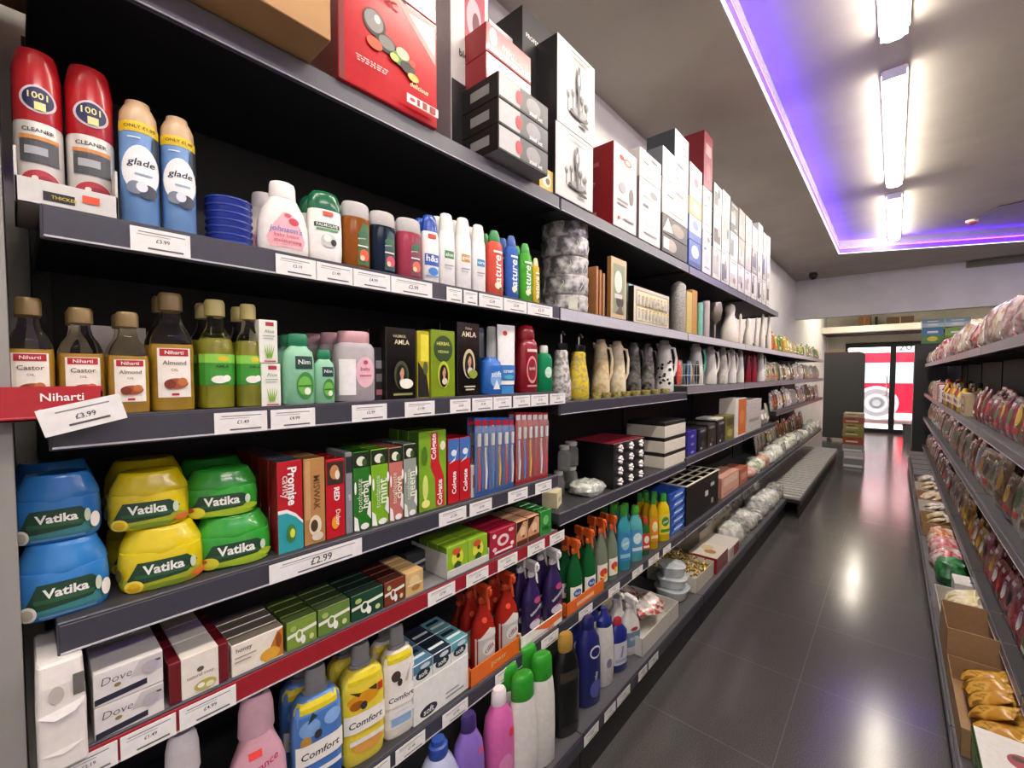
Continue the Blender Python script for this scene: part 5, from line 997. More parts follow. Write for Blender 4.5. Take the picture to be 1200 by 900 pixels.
def figure(w, d, h):
    return [('figure_body', G().loft([(0, w*.8, w*.7), (.05*h, w, w*.8), (.35*h, w*.95, w*.75), (.6*h, w*.6, w*.55), (.72*h, w*.42, w*.45), (.85*h, w*.55, w*.5), (.95*h, w*.42, w*.42), (h, w*.15, w*.15)], mat('#e3ddd2', .25), 22).mesh('figure_body'), None, None)]
RB((845, 866, 356, 402), zS, -.93, .8, figure, 'figurine', 'rounded cream white ceramic figure', 'ornament', None)
bw = mix('#efefec', '#1a1a1a', 30, .3)
for r, m, nm in (((865, 871, 368, 405), '#1d1d1f', 'black'), ((871, 883, 373, 408), '#efeeea', 'white'), ((884, 890, 372, 410), '#232325', 'charcoal'), ((890, 898, 368, 411), '#d9d8d4', 'pale grey'), ((898, 905, 370, 413), bw, 'black and white')):
    RB(r, zS, -.93, .9, figure, 'figurine', nm+' ceramic ornament in the row near the end of the top shelf', 'ornament', 'ornaments on the second shelf')
# ================================================================ farther left bays
rr = random.Random(11)
def pick(l): return l[rr.randrange(len(l))]
COLN = {'#d9c13c': 'yellow', '#d0702c': 'orange', '#7fa83a': 'leaf green', '#e7e3da': 'cream white', '#c9b98a': 'straw', '#8a6a4a': 'brown', '#b9a58c': 'fawn', '#c9bba4': 'oatmeal', '#a89a84': 'taupe', '#c9707a': 'rosy pink', '#b8404a': 'crimson', '#d9a0a0': 'blush pink', '#d9b04a': 'golden', '#c98f3c': 'amber', '#e6d9b8': 'cream', '#5f8a4a': 'mid green', '#9ab86a': 'pale green', '#c9d0a0': 'celery green', '#b9b9b4': 'grey', '#5a5348': 'dark brown', '#d6a79c': 'pale pink', '#f0efec': 'white', '#9a3a34': 'brick red', '#6f7a5a': 'olive', '#c9c5b8': 'beige', '#a34a5a': 'rose', '#3f4a3a': 'dark green', '#d8d2c2': 'ivory', '#b0824a': 'caramel'}
def pdec(c): return [(pick(['#f1eee6', '#d9b23a', '#b8382c', '#4a7a3a', '#2f2a26']), ('e', rr.uniform(-.2, .2), .55, .5, .2)), (pick(['#f4f1ea', '#5a3a2a', '#c9402c']), ('r', -.6, .2, .6, .3)), (pick(['#ece8dc', '#7a5a3a']), ('r', -.5, .8, .5, .88))]
def prow(zs, y0, y1, xf, sg, cols, wr, hr, name, lab, cat, group, deep=1, step=.075, kind='pouch', gap=.012):
    y = y0; protos = {}
    while y < y1:
        c = pick(cols); w = rr.uniform(*wr)/2; h = rr.uniform(*hr)
        if y+2*w > y1+.02: break
        key = (c, round(w, 2), round(h, 2))
        if key not in protos:
            if kind == 'pouch': protos[key] = kit_pouch(key[1], .022, key[2], mix(c, '#%02x%02x%02x' % tuple(int(int(c[i:i+2], 16)*.78) for i in (1, 3, 5)), 55, .22), pdec(c))
            elif kind == 'box': protos[key] = kit_carton(key[1], .045, key[2], c, pdec(c))
            elif kind == 'bottle': protos[key] = kit_bottle(key[1], key[1], key[2], [(0, .9), (.03, 1), (.6, 1), (.75, .6), (.82, .4)], mat(c, .2), [(.82, .42), (.84, .48), (1, .45)], mat(pick(['#c9302a', '#e8e4da', '#d9a02c', '#2a2a2a']), .3), [('#efe9da', ('r', -.8, .2, .8, .55)), (c, ('e', 0, .38, .5, .1))], n=2)
        w = key[1]
        for b in range(deep):
            o = put(protos[key], name, '%s %s%s' % (COLN.get(c, ''), lab, ['', ', second row', ', third row'][b]), cat, xf-sg*(.035+b*step), y+w, zs+.0008, (0 if sg > 0 else PI)+rr.uniform(-.08, .08), group,
                    tilt=(0, (-.12 if kind == 'pouch' else 0)*1, (0 if sg > 0 else PI)+rr.uniform(-.06, .06)))
        y += 2*w+gap
SN = ['near ', '']
prow(S2, 5.14, 6.3, XF-.02, 1, ['#d9c13c', '#d0702c', '#7fa83a'], (.12, .17), (.17, .22), 'snack_pack', 'snack pack standing on the far second shelf', 'pack', 'packs on the far second shelf', 2)
prow(S2, 6.42, 8.9, XF-.02, 1, ['#e7e3da', '#7fa83a', '#c9b98a'], (.13, .18), (.15, .2), 'snack_pack', 'pack, far end of second shelf', 'pack', 'packs on the far second shelf', 1)
prow(S3[3], 4.86, 8.9, XF-.02, 1, ['#c9b98a', '#e7e3da', '#6f7a5a', '#d8d2c2', '#c9c5b8'], (.12, .17), (.17, .22), 'snack_pack', 'pack on the far third shelf', 'pack', 'packs on the far third shelf', 1)
prow(S4[4], 5.16, 8.9, XF-.02, 1, ['#b9b9b4', '#f0efec', '#c9c5b8', '#5a5348', '#8a6a4a'], (.10, .14), (.18, .24), 'snack_pack', 'pack on the far fourth shelf', 'pack', 'packs on the far fourth shelf', 1)
zS = S4[2]
for i, (c, nm) in enumerate((('#1c1a1c', 'black'), ('#2b2622', 'brown black'), ('#242226', 'charcoal'))):
    CB((818+11*i, 828+11*i, 505, 545), zS, -.92, .16, 'gift_box', nm+' gift box beside the violet blue box', 'box', mat(c, .35), [('#5a4650', ('e', .1, .3, .3, .1)), ('#8a8288', ('r', -.6, .82, .5, .92)), ('#c9c4c8', ('e', -.3, .12, .2, .05))], side='#141214', h=.145+.01*i)
put(kit_carton(.10, .07, .012, '#dad8d4', []), 'white_tray_card', 'white flat card lying on the dark gift boxes', 'card', -1.0, at(832, 510, -1.0)[0], zS+.167, 0)
CB((850, 860, 487, 535), zS, -.915, .1, 'gift_box', 'olive and gold pack beside the orange panelled box', 'pack', '#6f6a34', [('#a39a4a', ('e', 0, .3, .6, .15)), ('#4a4624', ('r', -.8, .6, .8, .9))])
CB((862, 874, 459, 515), zS, -.91, .12, 'tall_box', 'tall white box with an orange panel on the fourth shelf', 'box', '#e6e2da', [('#c96a2c', ('r', -.5, .04, .98, .98)), ('#d98a4a', ('e', .2, .5, .4, .2))], h=.30)
CB((875, 892, 463, 505), zS, -.915, .12, 'tall_box', 'grey speckled box right of the orange panelled box', 'box', mix('#a39e98', '#cfcac4', 80), [('#8a8580', ('r', -.7, .3, .7, .4))], h=.27)
prow(S4[3], 4.56, 5.08, XF-.02, 1, ['#b9b9b4', '#d6a79c', '#c9c5b8'], (.10, .13), (.14, .2), 'snack_pack', 'pack beyond the grey speckled box', 'pack', 'packs on the fourth shelf', 1)
zS = S6
def bagrow(zs, y0, y1, xf, cols, label, group, wr=(.07, .11), hr=(.06, .12), dr=(.06, .1), sg=1, name='plastic_bag', cat='bag'):
    y = y0; k = 0
    while y < y1:
        c, nm = pick(cols); w, d, h = rr.uniform(*wr), rr.uniform(*dr), rr.uniform(*hr)
        put(bag(w, d, h, c, k), name, nm+' '+label, cat, xf-sg*(d+.012), y+w, zs+.0008, rr.uniform(-.2, .2), group); y += 2*w*.98+.01; k += 1
wbag = mix('#f0f0ee', '#b9bab4', 30, .25, 0, '#dcdcd8'); gbag = mix('#e2e4d8', '#9aa58a', 28, .25, 0, '#cfd2c4'); pbag = mix('#d9b0a2', '#b98a7c', 30, .3, 0, '#cfa394'); kbag = mix('#8a8a84', '#c9cac4', 30, .2, .1)
CB((846, 866, 535, 573), zS, -.93, .14, 'pink_box', 'pale salmon pink box on the sixth shelf beyond the black crate', 'box', '#d3a192', [('#e6c4b6', ('r', -.8, .55, .8, .9)), ('#b9806f', ('r', -.8, .1, .3, .2))], h=.15, side='#b9826f')
CB((867, 876, 540, 570), zS, -.93, .14, 'pink_box', 'brick red box beside the salmon pink box', 'box', '#a85f4a', [('#cf9482', ('r', -.7, .3, .7, .7))], h=.13)
bagrow(S6, 4.22, 5.4, XF-.0, [(wbag, 'white'), (gbag, 'pale green'), (pbag, 'pink tinted')], 'crumpled plastic bag on the sixth shelf', 'bags on the sixth shelf')
bagrow(S6, 5.45, 8.85, XF-.0, [(wbag, 'white'), (gbag, 'pale green'), (kbag, 'grey')], 'crumpled bag toward the sixth shelf end', 'bags on the sixth shelf', (.10, .15), (.10, .17))
prow(S6, 5.5, 8.9, XB+.18, 1, ['#8a6a4a', '#b0824a', '#5a5348', '#c9c5b8'], (.11, .16), (.22, .3), 'snack_pack', 'tall pack behind the sixth shelf bags', 'pack', 'tall packs behind the bags', 1)
# ================================================================ base shelf, left
zS = BASE
def basebot(c, capc, decs, prof_=None, capp=None, n=2.4, rough=.28, trans=0):
    def f(w, d, h):
        return kit_bottle(w, d, h, prof_ or [(0, .88), (.015, .97), (.3, 1), (.6, .98), (.75, .86), (.84, .55), (.87, .45)], mat(c, rough, 0, trans), capp or [(.86, .48), (.875, .52), (.97, .48), (1, .36)], mat(capc, .35), decs, n=n)
    return f
XB_ = -.81
RB((487, 540, 865, 1010), zS, XB_-.02, .8, basebot('#b9bfe0', '#2f4fa8', [('#ea5648', ('e', .5, .55, .14, .06)), ('#9aa3d0', ('e', -.1, .35, .5, .12))], [(0, .9), (.02, 1), (.5, 1), (.68, .92), (.82, .6), (.86, .38)], [(.85, .40), (.87, .44), (.95, .42), (.96, .30), (1, .28)], n=2.2), 'cleaner_bottle', 'pale blue round bottle with dark blue neck on the base shelf', 'bottle', None, .2)
RB((531, 567, 836, 1000), zS, XB_-.02, .7, basebot('#8a6cc4', '#3d2a6e', [('#e0508a', ('e', .5, .7, .2, .03)), ('#a58ad8', ('e', 0, .4, .5, .1))]), 'cleaner_bottle', 'lilac purple bottle with dark purple cap on the base shelf', 'bottle', None, .2)
RB((567, 602, 806, 985), zS, XB_-.02, .7, basebot('#dd6cb4', '#efe6ee', [('#e83a5a', ('e', .45, .62, .2, .04)), ('#ea94ca', ('e', 0, .35, .5, .1))]), 'cleaner_bottle', 'bright pink bottle with white cap on the base shelf', 'bottle', None, .2)
gcap = [(.78, .78), (.79, .82), (.95, .76), (.985, .66), (1, .5)]
gpro = [(0, .86), (.015, .96), (.3, 1), (.6, .95), (.74, .84), (.79, .76)]
for i, r in enumerate(((597, 628, 788, 920), (621, 649, 765, 893))):
    RB(r, zS, XB_, .62, basebot('#e9e8e4', '#2f9a2a', [('#c9a24a', ('e', .35, .80, .3, .02))] if False else [], gpro, gcap), 'bleach_bottle', 'tall white bottle with a bright green cap, %s one' % ['left', 'right'][i], 'bottle', 'green capped white bottles', .3, 1)
RB((649, 676, 742, 877), zS, XB_-.01, .62, basebot('#111113', '#b08a3c', [('#38342c', ('r', -.8, .56, .8, .66)), ('#2a2a2c', ('r', -.7, .1, .7, .12))], [(0, .9), (.015, 1), (.6, 1), (.72, .9), (.80, .7), (.83, .55)], [(.82, .5), (.835, .56), (.90, .6), (.97, .58), (1, .44)], n=3), 'cleaner_bottle', 'tall black bottle with a gold cap on the base shelf', 'bottle', None, .3)
RB((676, 702, 722, 842), zS, XB_-.02, .62, basebot('#23286e', '#1d2260', [('#dfe0ea', ('e', .2, .62, .5, .07)), ('#23286e', ('e', .2, .62, .4, .05)), ('#e6e6ef', ('t', 'toilet', .2, .33, .8, {'rot': 80, 'sh': .2})), ('#5a5fb0', ('e', .2, .2, .5, .1))]), 'cleaner_bottle', 'navy blue bottle with navy cap and white lettering', 'bottle', None, .3, 1)
RB((698, 718, 712, 815), zS, XB_-.03, .62, basebot('#e4e3e0', '#22307f', [('#8a90b0', ('e', .1, .3, .3, .06))], gpro, [(.77, .8), (.79, .84), (.86, .8), (.90, .4), (1, .3)]), 'cleaner_bottle', 'white bottle with a navy blue cap on the base shelf', 'bottle', None, .3, 1)
RB((714, 733, 724, 810), zS, XB_-.03, .62, basebot('#232c84', '#b03040', [('#dfe2ee', ('r', -.8, .15, .8, .58)), ('#3a4090', ('t', 'bleach', 0, .4, 1.0, {'rot': 80})), ('#b8c0e0', ('r', -.7, .2, .7, .26))], [(0, .9), (.02, 1), (.75, 1), (.83, .7), (.88, .45)], [(.87, .46), (.885, .5), (.98, .46), (1, .36)]), 'cleaner_bottle', 'navy bottle with a red cap and white label', 'bottle', None, .3, 1)
RB((728, 748, 696, 786), zS, XB_-.04, .62, spray(mat('#ecebe8', .25), None, mat('#f0efec', .25), [('#7fa0b8', ('r', -.8, .15, .8, .4)), ('#e6ebef', ('t', 'spray', 0, .28, 1.0)), ('#b03a4a', ('e', 0, .45, .4, .03))]), 'spray_bottle', 'white trigger spray bottle beside the open white carton of packets', 'bottle', None, .3, 1)
# open carton of packets
def opencarton(w, d, h, c, inner=None):
    m = MT(c); g = G().box(-d, d, -w, w, 0, .003, m).box(-d, -d+.003, -w, w, 0, h, m).box(d-.003, d, -w, w, 0, h, m).box(-d, d, -w, -w+.003, 0, h, m).box(-d, d, w-.003, w, 0, h, m)
    return [('open_carton', g.mesh('open_carton'), None, None)]
ya, yb = at(753, 755, -.815)[0], at(795, 720, -.815)[0]; yc = (ya+yb)/2; wC = (yb-ya)/2
put(opencarton(wC, .13, .085, mat('#e2dfd8', .5)), 'open_carton', 'open white carton full of foil packets on the base shelf', 'carton', -.945, yc, zS+.0005)
put(kit_carton(.09, .004, .15, '#d9cfae', [('#b3a578', ('r', -.9, .05, .9, .1))]), 'backing_card', 'cream card standing behind the carton of foil packets', 'card', -1.085, yc-.02, zS+.0005)
fp = mix('#e6e2de', '#b8483c', 26, .25, .2, '#cfc9c4')
for i in range(16):
    x = -.845-.2*rr.random(); y = yc+(rr.random()-.5)*2*(wC-.055)
    o = put(kit_pouch(.045, .010, .085, fp), 'foil_packet', 'white and red foil packet lying in the open carton', 'packet', x, y, zS+.055+.012*(i//4), 0, 'foil packets in the carton', tilt=(rr.uniform(-.2, .2), -1.25+rr.uniform(-.2, .2), rr.uniform(-.6, .6)))
# clear plastic tubs
w, d, zt, y, X = fit_round(764, 812, 645, 712, -.82, 1)
w = min(w, .088)
clr = mat('#cfdbe0', .08, 0, .72); hb = .062
for k in range(3):
    q = [1, .92, .78][k]
    g = G().loft([(0, w*q*.82, w*q*.82, 2.6), (.006, w*q*.9, w*q*.9, 2.6), (hb*.8, w*q, w*q, 2.6), (hb*.82, w*q*1.05, w*q*1.05, 2.6), (hb*.92, w*q*1.05, w*q*1.05, 2.6), (hb, w*q*.7, w*q*.7, 2.6)], mix('#b9c6cc', '#e2e9ec', 16, .12, .05), 28)
    put([('plastic_tub', g.mesh('plastic_tub'), None, None)], 'plastic_tub', 'clear bluish lidded plastic tub on the base shelf, %s of three' % ['bottom', 'middle', 'top'][k], 'tub', X, y, zS+k*(hb+.001), .3*k, 'clear plastic tubs')
# carton of gold wrapped sweets
ya = max(at(806, 680, -.82)[0], y+w*1.06+.01); yb = ya+.32; yc = (ya+yb)/2; wC = (yb-ya)/2
put(opencarton(wC, .15, .09, mat('#e3dfd0', .5)), 'open_carton', 'open cream carton heaped with gold trinkets on the base shelf', 'carton', -.975, yc, zS+.0005)
g = G(); gm = mat('#b8902f', .25, .6); gm2 = mat('#e6d9a8', .4)
for i in range(190):
    x, y = (rr.random()-.5)*.27, (rr.random()-.5)*2*(wC-.02); z = .05+.07*rr.random()*(1-abs(x)/.2)
    a = rr.random()*6; g.tube([(x-.012*math.cos(a), y-.012*math.sin(a), z), (x, y, z+.008), (x+.012*math.cos(a), y+.012*math.sin(a), z)], [.003, .006, .003], gm if rr.random() < .65 else gm2, 6)
o = put([('gold_trinkets', g.mesh('gold_trinkets'), None, None)], 'gold_trinkets', 'heap of small gold and cream trinkets in the open cream carton', 'trinkets', -.975, yc, zS+.012); o['kind'] = 'stuff'
ya = max(at(839, 670, -.80)[0], yb+.012); yb = ya+.24; YR = yb
put(kit_carton((yb-ya)/2, .09, .10, GLOSS('#8f1526'), [], side='#9c1a2c', top='#e6dfd2', tdecs=[('#b98a4a', ('e', -.2, .4, .3, .2)), ('#d8c9a4', ('e', .3, .6, .4, .2))]), 'red_carton', 'dark red carton with cream top beside the gold trinkets', 'box', -.90, (ya+yb)/2, zS+.0005)
ya, yb = at(832, 620, -.93)[0], at(868, 606, -.93)[0]
put(opencarton((yb-ya)/2, .10, .145, mat('#cfc7b2', .6)), 'open_carton', 'taller beige open carton behind the dark red carton', 'carton', -1.105, (ya+yb)/2+.02, zS+.0005)
ya = YR+.012; yb = ya+.26
put(kit_carton((yb-ya)/2, .1, .085, '#ddd7cf', [('#9c2434', ('r', -.2, .1, .9, .9)), ('#c9c3ba', ('e', -.6, .5, .2, .3))], side='#e6e1d8'), 'white_carton', 'white and maroon carton at the edge of the base shelf', 'box', -.905, (ya+yb)/2, zS+.0005)
put(bag(.08, .07, .05, mix('#141414', '#5a5a58', 20, .3), 9), 'plastic_bag', 'black plastic bag spilling from the beige open carton', 'bag', -1.105, (at(850, 610, -.93)[0]), zS+.135)
y0 = yb+.03
bagrow(zS, y0, 5.05, XBASE-.01, [(wbag, 'white'), (wbag, 'white'), (kbag, 'grey')], 'plastic bag piled on the base shelf', 'bags on the base shelf', (.09, .13), (.09, .16), (.08, .12))
bagrow(zS, y0, 5.05, XBASE-.22, [(wbag, 'white'), (kbag, 'grey')], 'plastic bag at the back of the base shelf', 'bags on the base shelf', (.09, .13), (.12, .2), (.07, .09))
# ================================================================ right hand shelves
rr = random.Random(21)
def rrow(*a, **k): prow(*a, **k)
pinkbag = mix('#d9cfcc', '#a8807c', 22, .15, .05, '#c9b6b2'); brnbag = mix('#9a7a5c', '#e0d6c8', 20, .18, .05, '#c2a68a'); redbag = mix('#8f2432', '#c9a09c', 22, .2, 0, '#a84a52')
def rbags(zs, y0, y1, cols, label, group, wr, hr, dr, back=0):
    y = y0; k = 3
    while y < y1:
        c, nm = pick(cols); w, d, h = rr.uniform(*wr), rr.uniform(*dr), rr.uniform(*hr)
        put(bag(w, d, h, c, k), 'food_bag', nm+' '+label, 'bag', RX+.012+d+back, y+w, zs+.0008, rr.uniform(-.2, .2), group); y += 2*w+.012; k += 1
rbags(R1, 1.03, 9.2, [(pinkbag, 'pink and clear'), (brnbag, 'brown and clear'), (pinkbag, 'rosy'), (redbag, 'dark red')], 'food bag on the right top shelf edge', 'bags on the right top shelf', (.11, .15), (.15, .24), (.08, .10))
rbags(R1, 1.03, 9.2, [(pinkbag, 'pink and clear'), (brnbag, 'brown and clear')], 'food bag behind on the right top shelf', 'bags on the right top shelf', (.13, .17), (.26, .40), (.08, .10), .2)
prow(R2, 1.03, 4.3, RX+.015, -1, ['#9a3a34', '#a34a5a', '#8a6a4a'], (.13, .17), (.17, .22), 'food_pouch', 'food pouch on the right second shelf', 'pouch', 'packs on the right second shelf', 2)
put(kit_carton(.14, .04, .16, '#cdb98f', [('#8a6a4a', ('r', -.7, .12, .7, .88)), ('#d9c8a0', ('e', 0, .5, .5, .3)), ('#6b4a34', ('r', -.5, .4, .5, .5))]), 'food_box', 'cream and brown window box on the right second shelf', 'box', RX+.06, 4.52, R2+.0008, PI)
prow(R2, 4.72, 6.3, RX+.015, -1, ['#9a3a34', '#d0702c', '#d9c13c'], (.06, .075), (.19, .25), 'sauce_bottle', 'sauce bottle on the right second shelf', 'bottle', 'sauce bottles on the right', 2, kind='bottle', gap=.008)
prow(R2, 6.36, 7.6, RX+.015, -1, ['#f0efec', '#d6a79c', '#d0702c'], (.07, .1), (.15, .21), 'food_box', 'carton on the right second shelf', 'box', 'cartons on the right second shelf', 1, kind='box', gap=.006)
prow(R2, 7.66, 9.3, RX+.015, -1, ['#d9c13c', '#c9b98a'], (.11, .15), (.17, .22), 'food_pouch', 'pouch ending the right second shelf', 'pouch', 'packs on the right second shelf', 1)
prow(R3, 1.03, 9.3, RX+.015, -1, ['#b9a58c', '#c9bba4', '#8a6a4a', '#a89a84', '#c9c5b8'], (.15, .2), (.21, .27), 'spice_pouch', 'spice pouch on the right third shelf', 'pouch', 'spice pouches on the right third shelf', 2, step=.06)
prow(R4, 1.03, 2.6, RX+.015, -1, ['#5f8a4a', '#9ab86a', '#c9d0a0'], (.09, .12), (.16, .22), 'spice_pouch', 'herb packet on the right fourth shelf', 'pouch', 'packets on the right fourth shelf', 3, step=.05)
prow(R4, 2.6, 3.6, RX+.015, -1, ['#c9707a', '#b8404a', '#d9a0a0'], (.09, .12), (.18, .24), 'spice_pouch', 'packet on the right fourth shelf', 'pouch', 'packets on the right fourth shelf', 3, step=.05)
prow(R4, 3.6, 4.9, RX+.015, -1, ['#d9b04a', '#c98f3c', '#e6d9b8'], (.09, .12), (.18, .25), 'spice_pouch', 'packet on the right fourth shelf', 'pouch', 'packets on the right fourth shelf', 3, step=.05)
prow(R4, 4.9, 9.3, RX+.015, -1, ['#d6a79c', '#c9c5b8', '#9a3a34', '#b9b9b4'], (.12, .16), (.18, .25), 'spice_pouch', 'packet farther along the right fourth shelf', 'pouch', 'packets on the right fourth shelf', 2, step=.06)
# ---- base shelf, right: open cartons with their contents
kr = mat('#b39068', .7); wc = mat('#dad6cc', .6)
def bcart(y0, y1, h, c, label, d=.13):
    put(opencarton((y1-y0)/2, d, h, c), 'open_carton', label, 'carton', RB0+.012+d, (y0+y1)/2, R0+.0008, PI)
def fill(y0, y1, n, m, label, name, cat, group, w=.05, h=.10, th=.014, z0=.05, deep=.2):
    K = kit_pouch(w, th, h, m)
    for i in range(n):
        y = y0+w+(y1-y0-2*w)*((i % max(1, n//3))+.5)/max(1, n//3); x = RB0+.05+deep*(i//max(1, n//3))/3
        put(K, name, label, cat, x, y, R0+z0+rr.uniform(0, .015), 0, group, tilt=(rr.uniform(-.15, .15), -1.1+rr.uniform(-.15, .15), PI+rr.uniform(-.3, .3)))
def melon(w, d, h):
    g = G().box(-d, d, -w, w, 0, h, GLOSS('#2f5a2a'), .002); p = G()
    decals(p, [('#6f9a4a', ('e', -.4, .5, .35, .3)), ('#4a7a3a', ('e', .4, .45, .4, .25)), ('#86ad5a', ('r', -.95, .8, .95, .98))], w, h, lambda a, b, e: (d+e, a, b))
    decals(p, [('#efece6', ('r', -.98, .02, .98, .98)), ('#b0505a', ('e', -.1, .45, .3, .16)), ('#d8c4b8', ('e', .1, .55, .3, .12)), ('#5a4a44', ('e', -.2, .4, .1, .06))], w, 2*d, lambda a, b, e: (d-b, a, h+e))
    decals(p, [('#7fa04a', ('e', 0, .5, .5, .3)), ('#9ab86a', ('r', -.95, .8, .95, .98))], d, h, lambda a, b, e: (a, -w-e, b))
    return [('carton', g.mesh('carton'), None, None), ('printed_panel', p.mesh('printed_panel'), None, None)]
bcart(1.30, 1.72, .10, wc, 'white open carton at the near end of the right base shelf')
fill(1.31, 1.71, 9, mix('#6a4a34', '#d8cfc4', 30, .25, 0, '#a08468'), 'brown snack packet in the nearest white carton, right base shelf', 'snack_packet', 'packet', 'brown snack packets')
put(melon(.125, .11, .10), 'fruit_box', 'green box with white picture top on the right base shelf', 'box', RB0+.14, 1.92, R0+.055, PI)
put(kit_carton(.12, .10, .054, '#3a4a2c', []), 'carton', 'dark green carton under the white topped green box', 'box', RB0+.14, 1.92, R0+.0005, PI)
bcart(2.10, 2.62, .10, kr, 'kraft open carton of golden packets on the right base shelf')
fill(2.11, 2.61, 18, mix('#c98f2c', '#8a5a1c', 18, .22, 0, '#e0b04a'), 'golden brown food packet in the kraft carton', 'food_packet', 'packet', 'golden food packets', .045, .13, .016, .07, .24)
bcart(2.66, 2.98, .20, kr, 'tall empty kraft carton flap box on the right base shelf')
bcart(3.02, 3.40, .12, wc, 'white open carton of pale yellow packs, right base shelf')
fill(3.03, 3.39, 9, mix('#e3d79a', '#b8a860', 14, .3, 0, '#f0ead0'), 'pale yellow pack in the white carton', 'food_packet', 'packet', 'pale yellow packs', .06, .12, .016, .10)
put(kit_carton(.08, .10, .11, '#e9e6e0', [], tdecs=[('#3a3634', ('e', .3, .4, .15, .08)), ('#b0403c', ('e', -.2, .6, .2, .1))]), 'white_box', 'white box with small dark marks on top, right base shelf', 'box', RB0+.20, 3.60, R0+.0005, PI)
# green net bag with leafy look
put(bag(.13, .08, .14, mix('#1f5a34', '#4a9a5a', 26, .3, 0, '#2f7a45'), 4), 'net_bag', 'bright green net bag on the right base shelf', 'bag', RB0+.11, 3.86, R0+.0008)
for i, (y, nm, m) in enumerate(((4.14, 'red and white', mix('#b8303c', '#efe2dc', 22, .25)), (4.40, 'pink', mix('#c9606c', '#e6c9c0', 22, .25)), (4.66, 'orange and white', mix('#c9702c', '#efe6d8', 22, .25)))):
    put(bag(.12, .09, .12, m, 11+i), 'food_bag', nm+' bag of sweets on the right base shelf', 'bag', RB0+.12, y, R0+.0008)
for i in range(5):
    y0 = 4.84+i*.46
    bcart(y0, y0+.42, .10, wc if i % 2 else kr, ['kraft', 'white'][i % 2]+' open carton farther along the right base shelf')
    fill(y0+.01, y0+.41, 6, mix(*[('#d8c9a4', '#a08a5a', 24, .3), ('#e6e0d4', '#8a7a6a', 24, .3), ('#cfae7a', '#f0e6d0', 24, .3)][i % 3]), 'beige packet in a farther right base shelf carton', 'food_packet', 'packet', 'beige packets', .06, .12, .016, .07)
gc = mat('#6d6b6e', .5)
for i in range(5):
    y = 7.2+i*.42
    g = G().box(-.14, .14, -.19, .19, 0, .004, gc).box(-.14, -.135, -.19, .19, 0, .12, gc).box(.135, .14, -.19, .19, 0, .12, gc).box(-.14, .14, -.19, -.185, 0, .12, gc).box(-.14, .14, .185, .19, 0, .12, gc)
    for j in range(4): g.box(-.14, .14, -.15+j*.1-.01, -.15+j*.1+.01, .11, .12, mat('#a9a7aa', .4))
    put([('crate', g.mesh('crate'), None, None)], 'slatted_crate', 'grey slatted crate at the far end of the right base shelf', 'crate', RB0+.155, y, R0+.0008, 0, 'grey slatted crates')
# ================================================================ far end of the aisle
g = G(); m = mat('#3c3d3f', .6)
x0, x1 = ony(965, 460, 11.8)[0], ony(1013, 460, 11.8)[0]; zt = ony(990, 413, 11.8)[1]
prof_ = [(x0, .05), (x1, .05), (x1, zt-.08)]+[(x1-.08+.08*math.cos(t*PI/12), zt-.08+.08*math.sin(t*PI/12)) for t in range(1, 7)]+[(x0, zt)]
n = len(prof_); b = 0; g.v += [(x, -.02, z) for x, z in prof_]+[(x, .02, z) for x, z in prof_]; d = g.mi(m)
g.face(tuple(range(n)), d); g.face(tuple(range(2*n-1, n-1, -1)), d)
for i in range(n): j = (i+1) % n; g.face((i, n+i, n+j, j), d)
f1 = G().box(x0+.1, x0+.16, -.2, .2, 0, .05, m).box(x1-.16, x1-.10, -.2, .2, 0, .05, m)
e1 = G().box(x0, x1-.08, -.018, .018, zt+.0005, zt+.012, mat('#b8303a', .4))
put([('board', g.mesh('board'), None, None), ('foot', f1.mesh('foot'), None, None), ('edge_trim', e1.mesh('edge_trim'), None, 'thin red top edge')], 'display_board', 'tall dark grey board with rounded corner standing before the doors', 'board', 0, 11.8, 0)
x0, x1 = ony(986, 520, 8.3)[0]+.0, ony(1011, 520, 8.3)[0]
cw = (x1-x0)/2; zz = 0
for i, (h, c, nm, dx) in enumerate(((.14, '#8d8d8d', 'grey white pack, bottom', .02), (.11, '#d2d0cc', 'white pack, second from the bottom', .03), (.11, '#9c9a98', 'grey pack, third from the bottom', .0), (.12, '#a8502f', 'rust red box, below the olive boxes', .0), (.10, '#8f8a4a', 'olive box, lower of two', -.01), (.10, '#a09a5a', 'olive box, upper of two', .0), (.10, '#a35a40', 'reddish brown box, second from the top', -.005), (.06, '#b9a284', 'tan box, topmost', .0))):
    put(kit_carton(.16, cw-.005*(i % 2), h-.002, c, [], sdecs=[('#d8cfb8', ('r', -.7, .3, .5, .5)), ('#4a4034', ('r', -.6, .65, .2, .8))] if i > 2 else [('#efefed', ('r', -.9, .1, .9, .35))], tdecs=[('#cbbfa8', ('r', -.8, .1, .8, .9))]), 'stacked_box', nm+' of the floor pile by the dark board', 'box', (x0+x1)/2+dx*.5, 8.62, zz+.0005, 0, 'boxes piled on the aisle floor'); zz += h
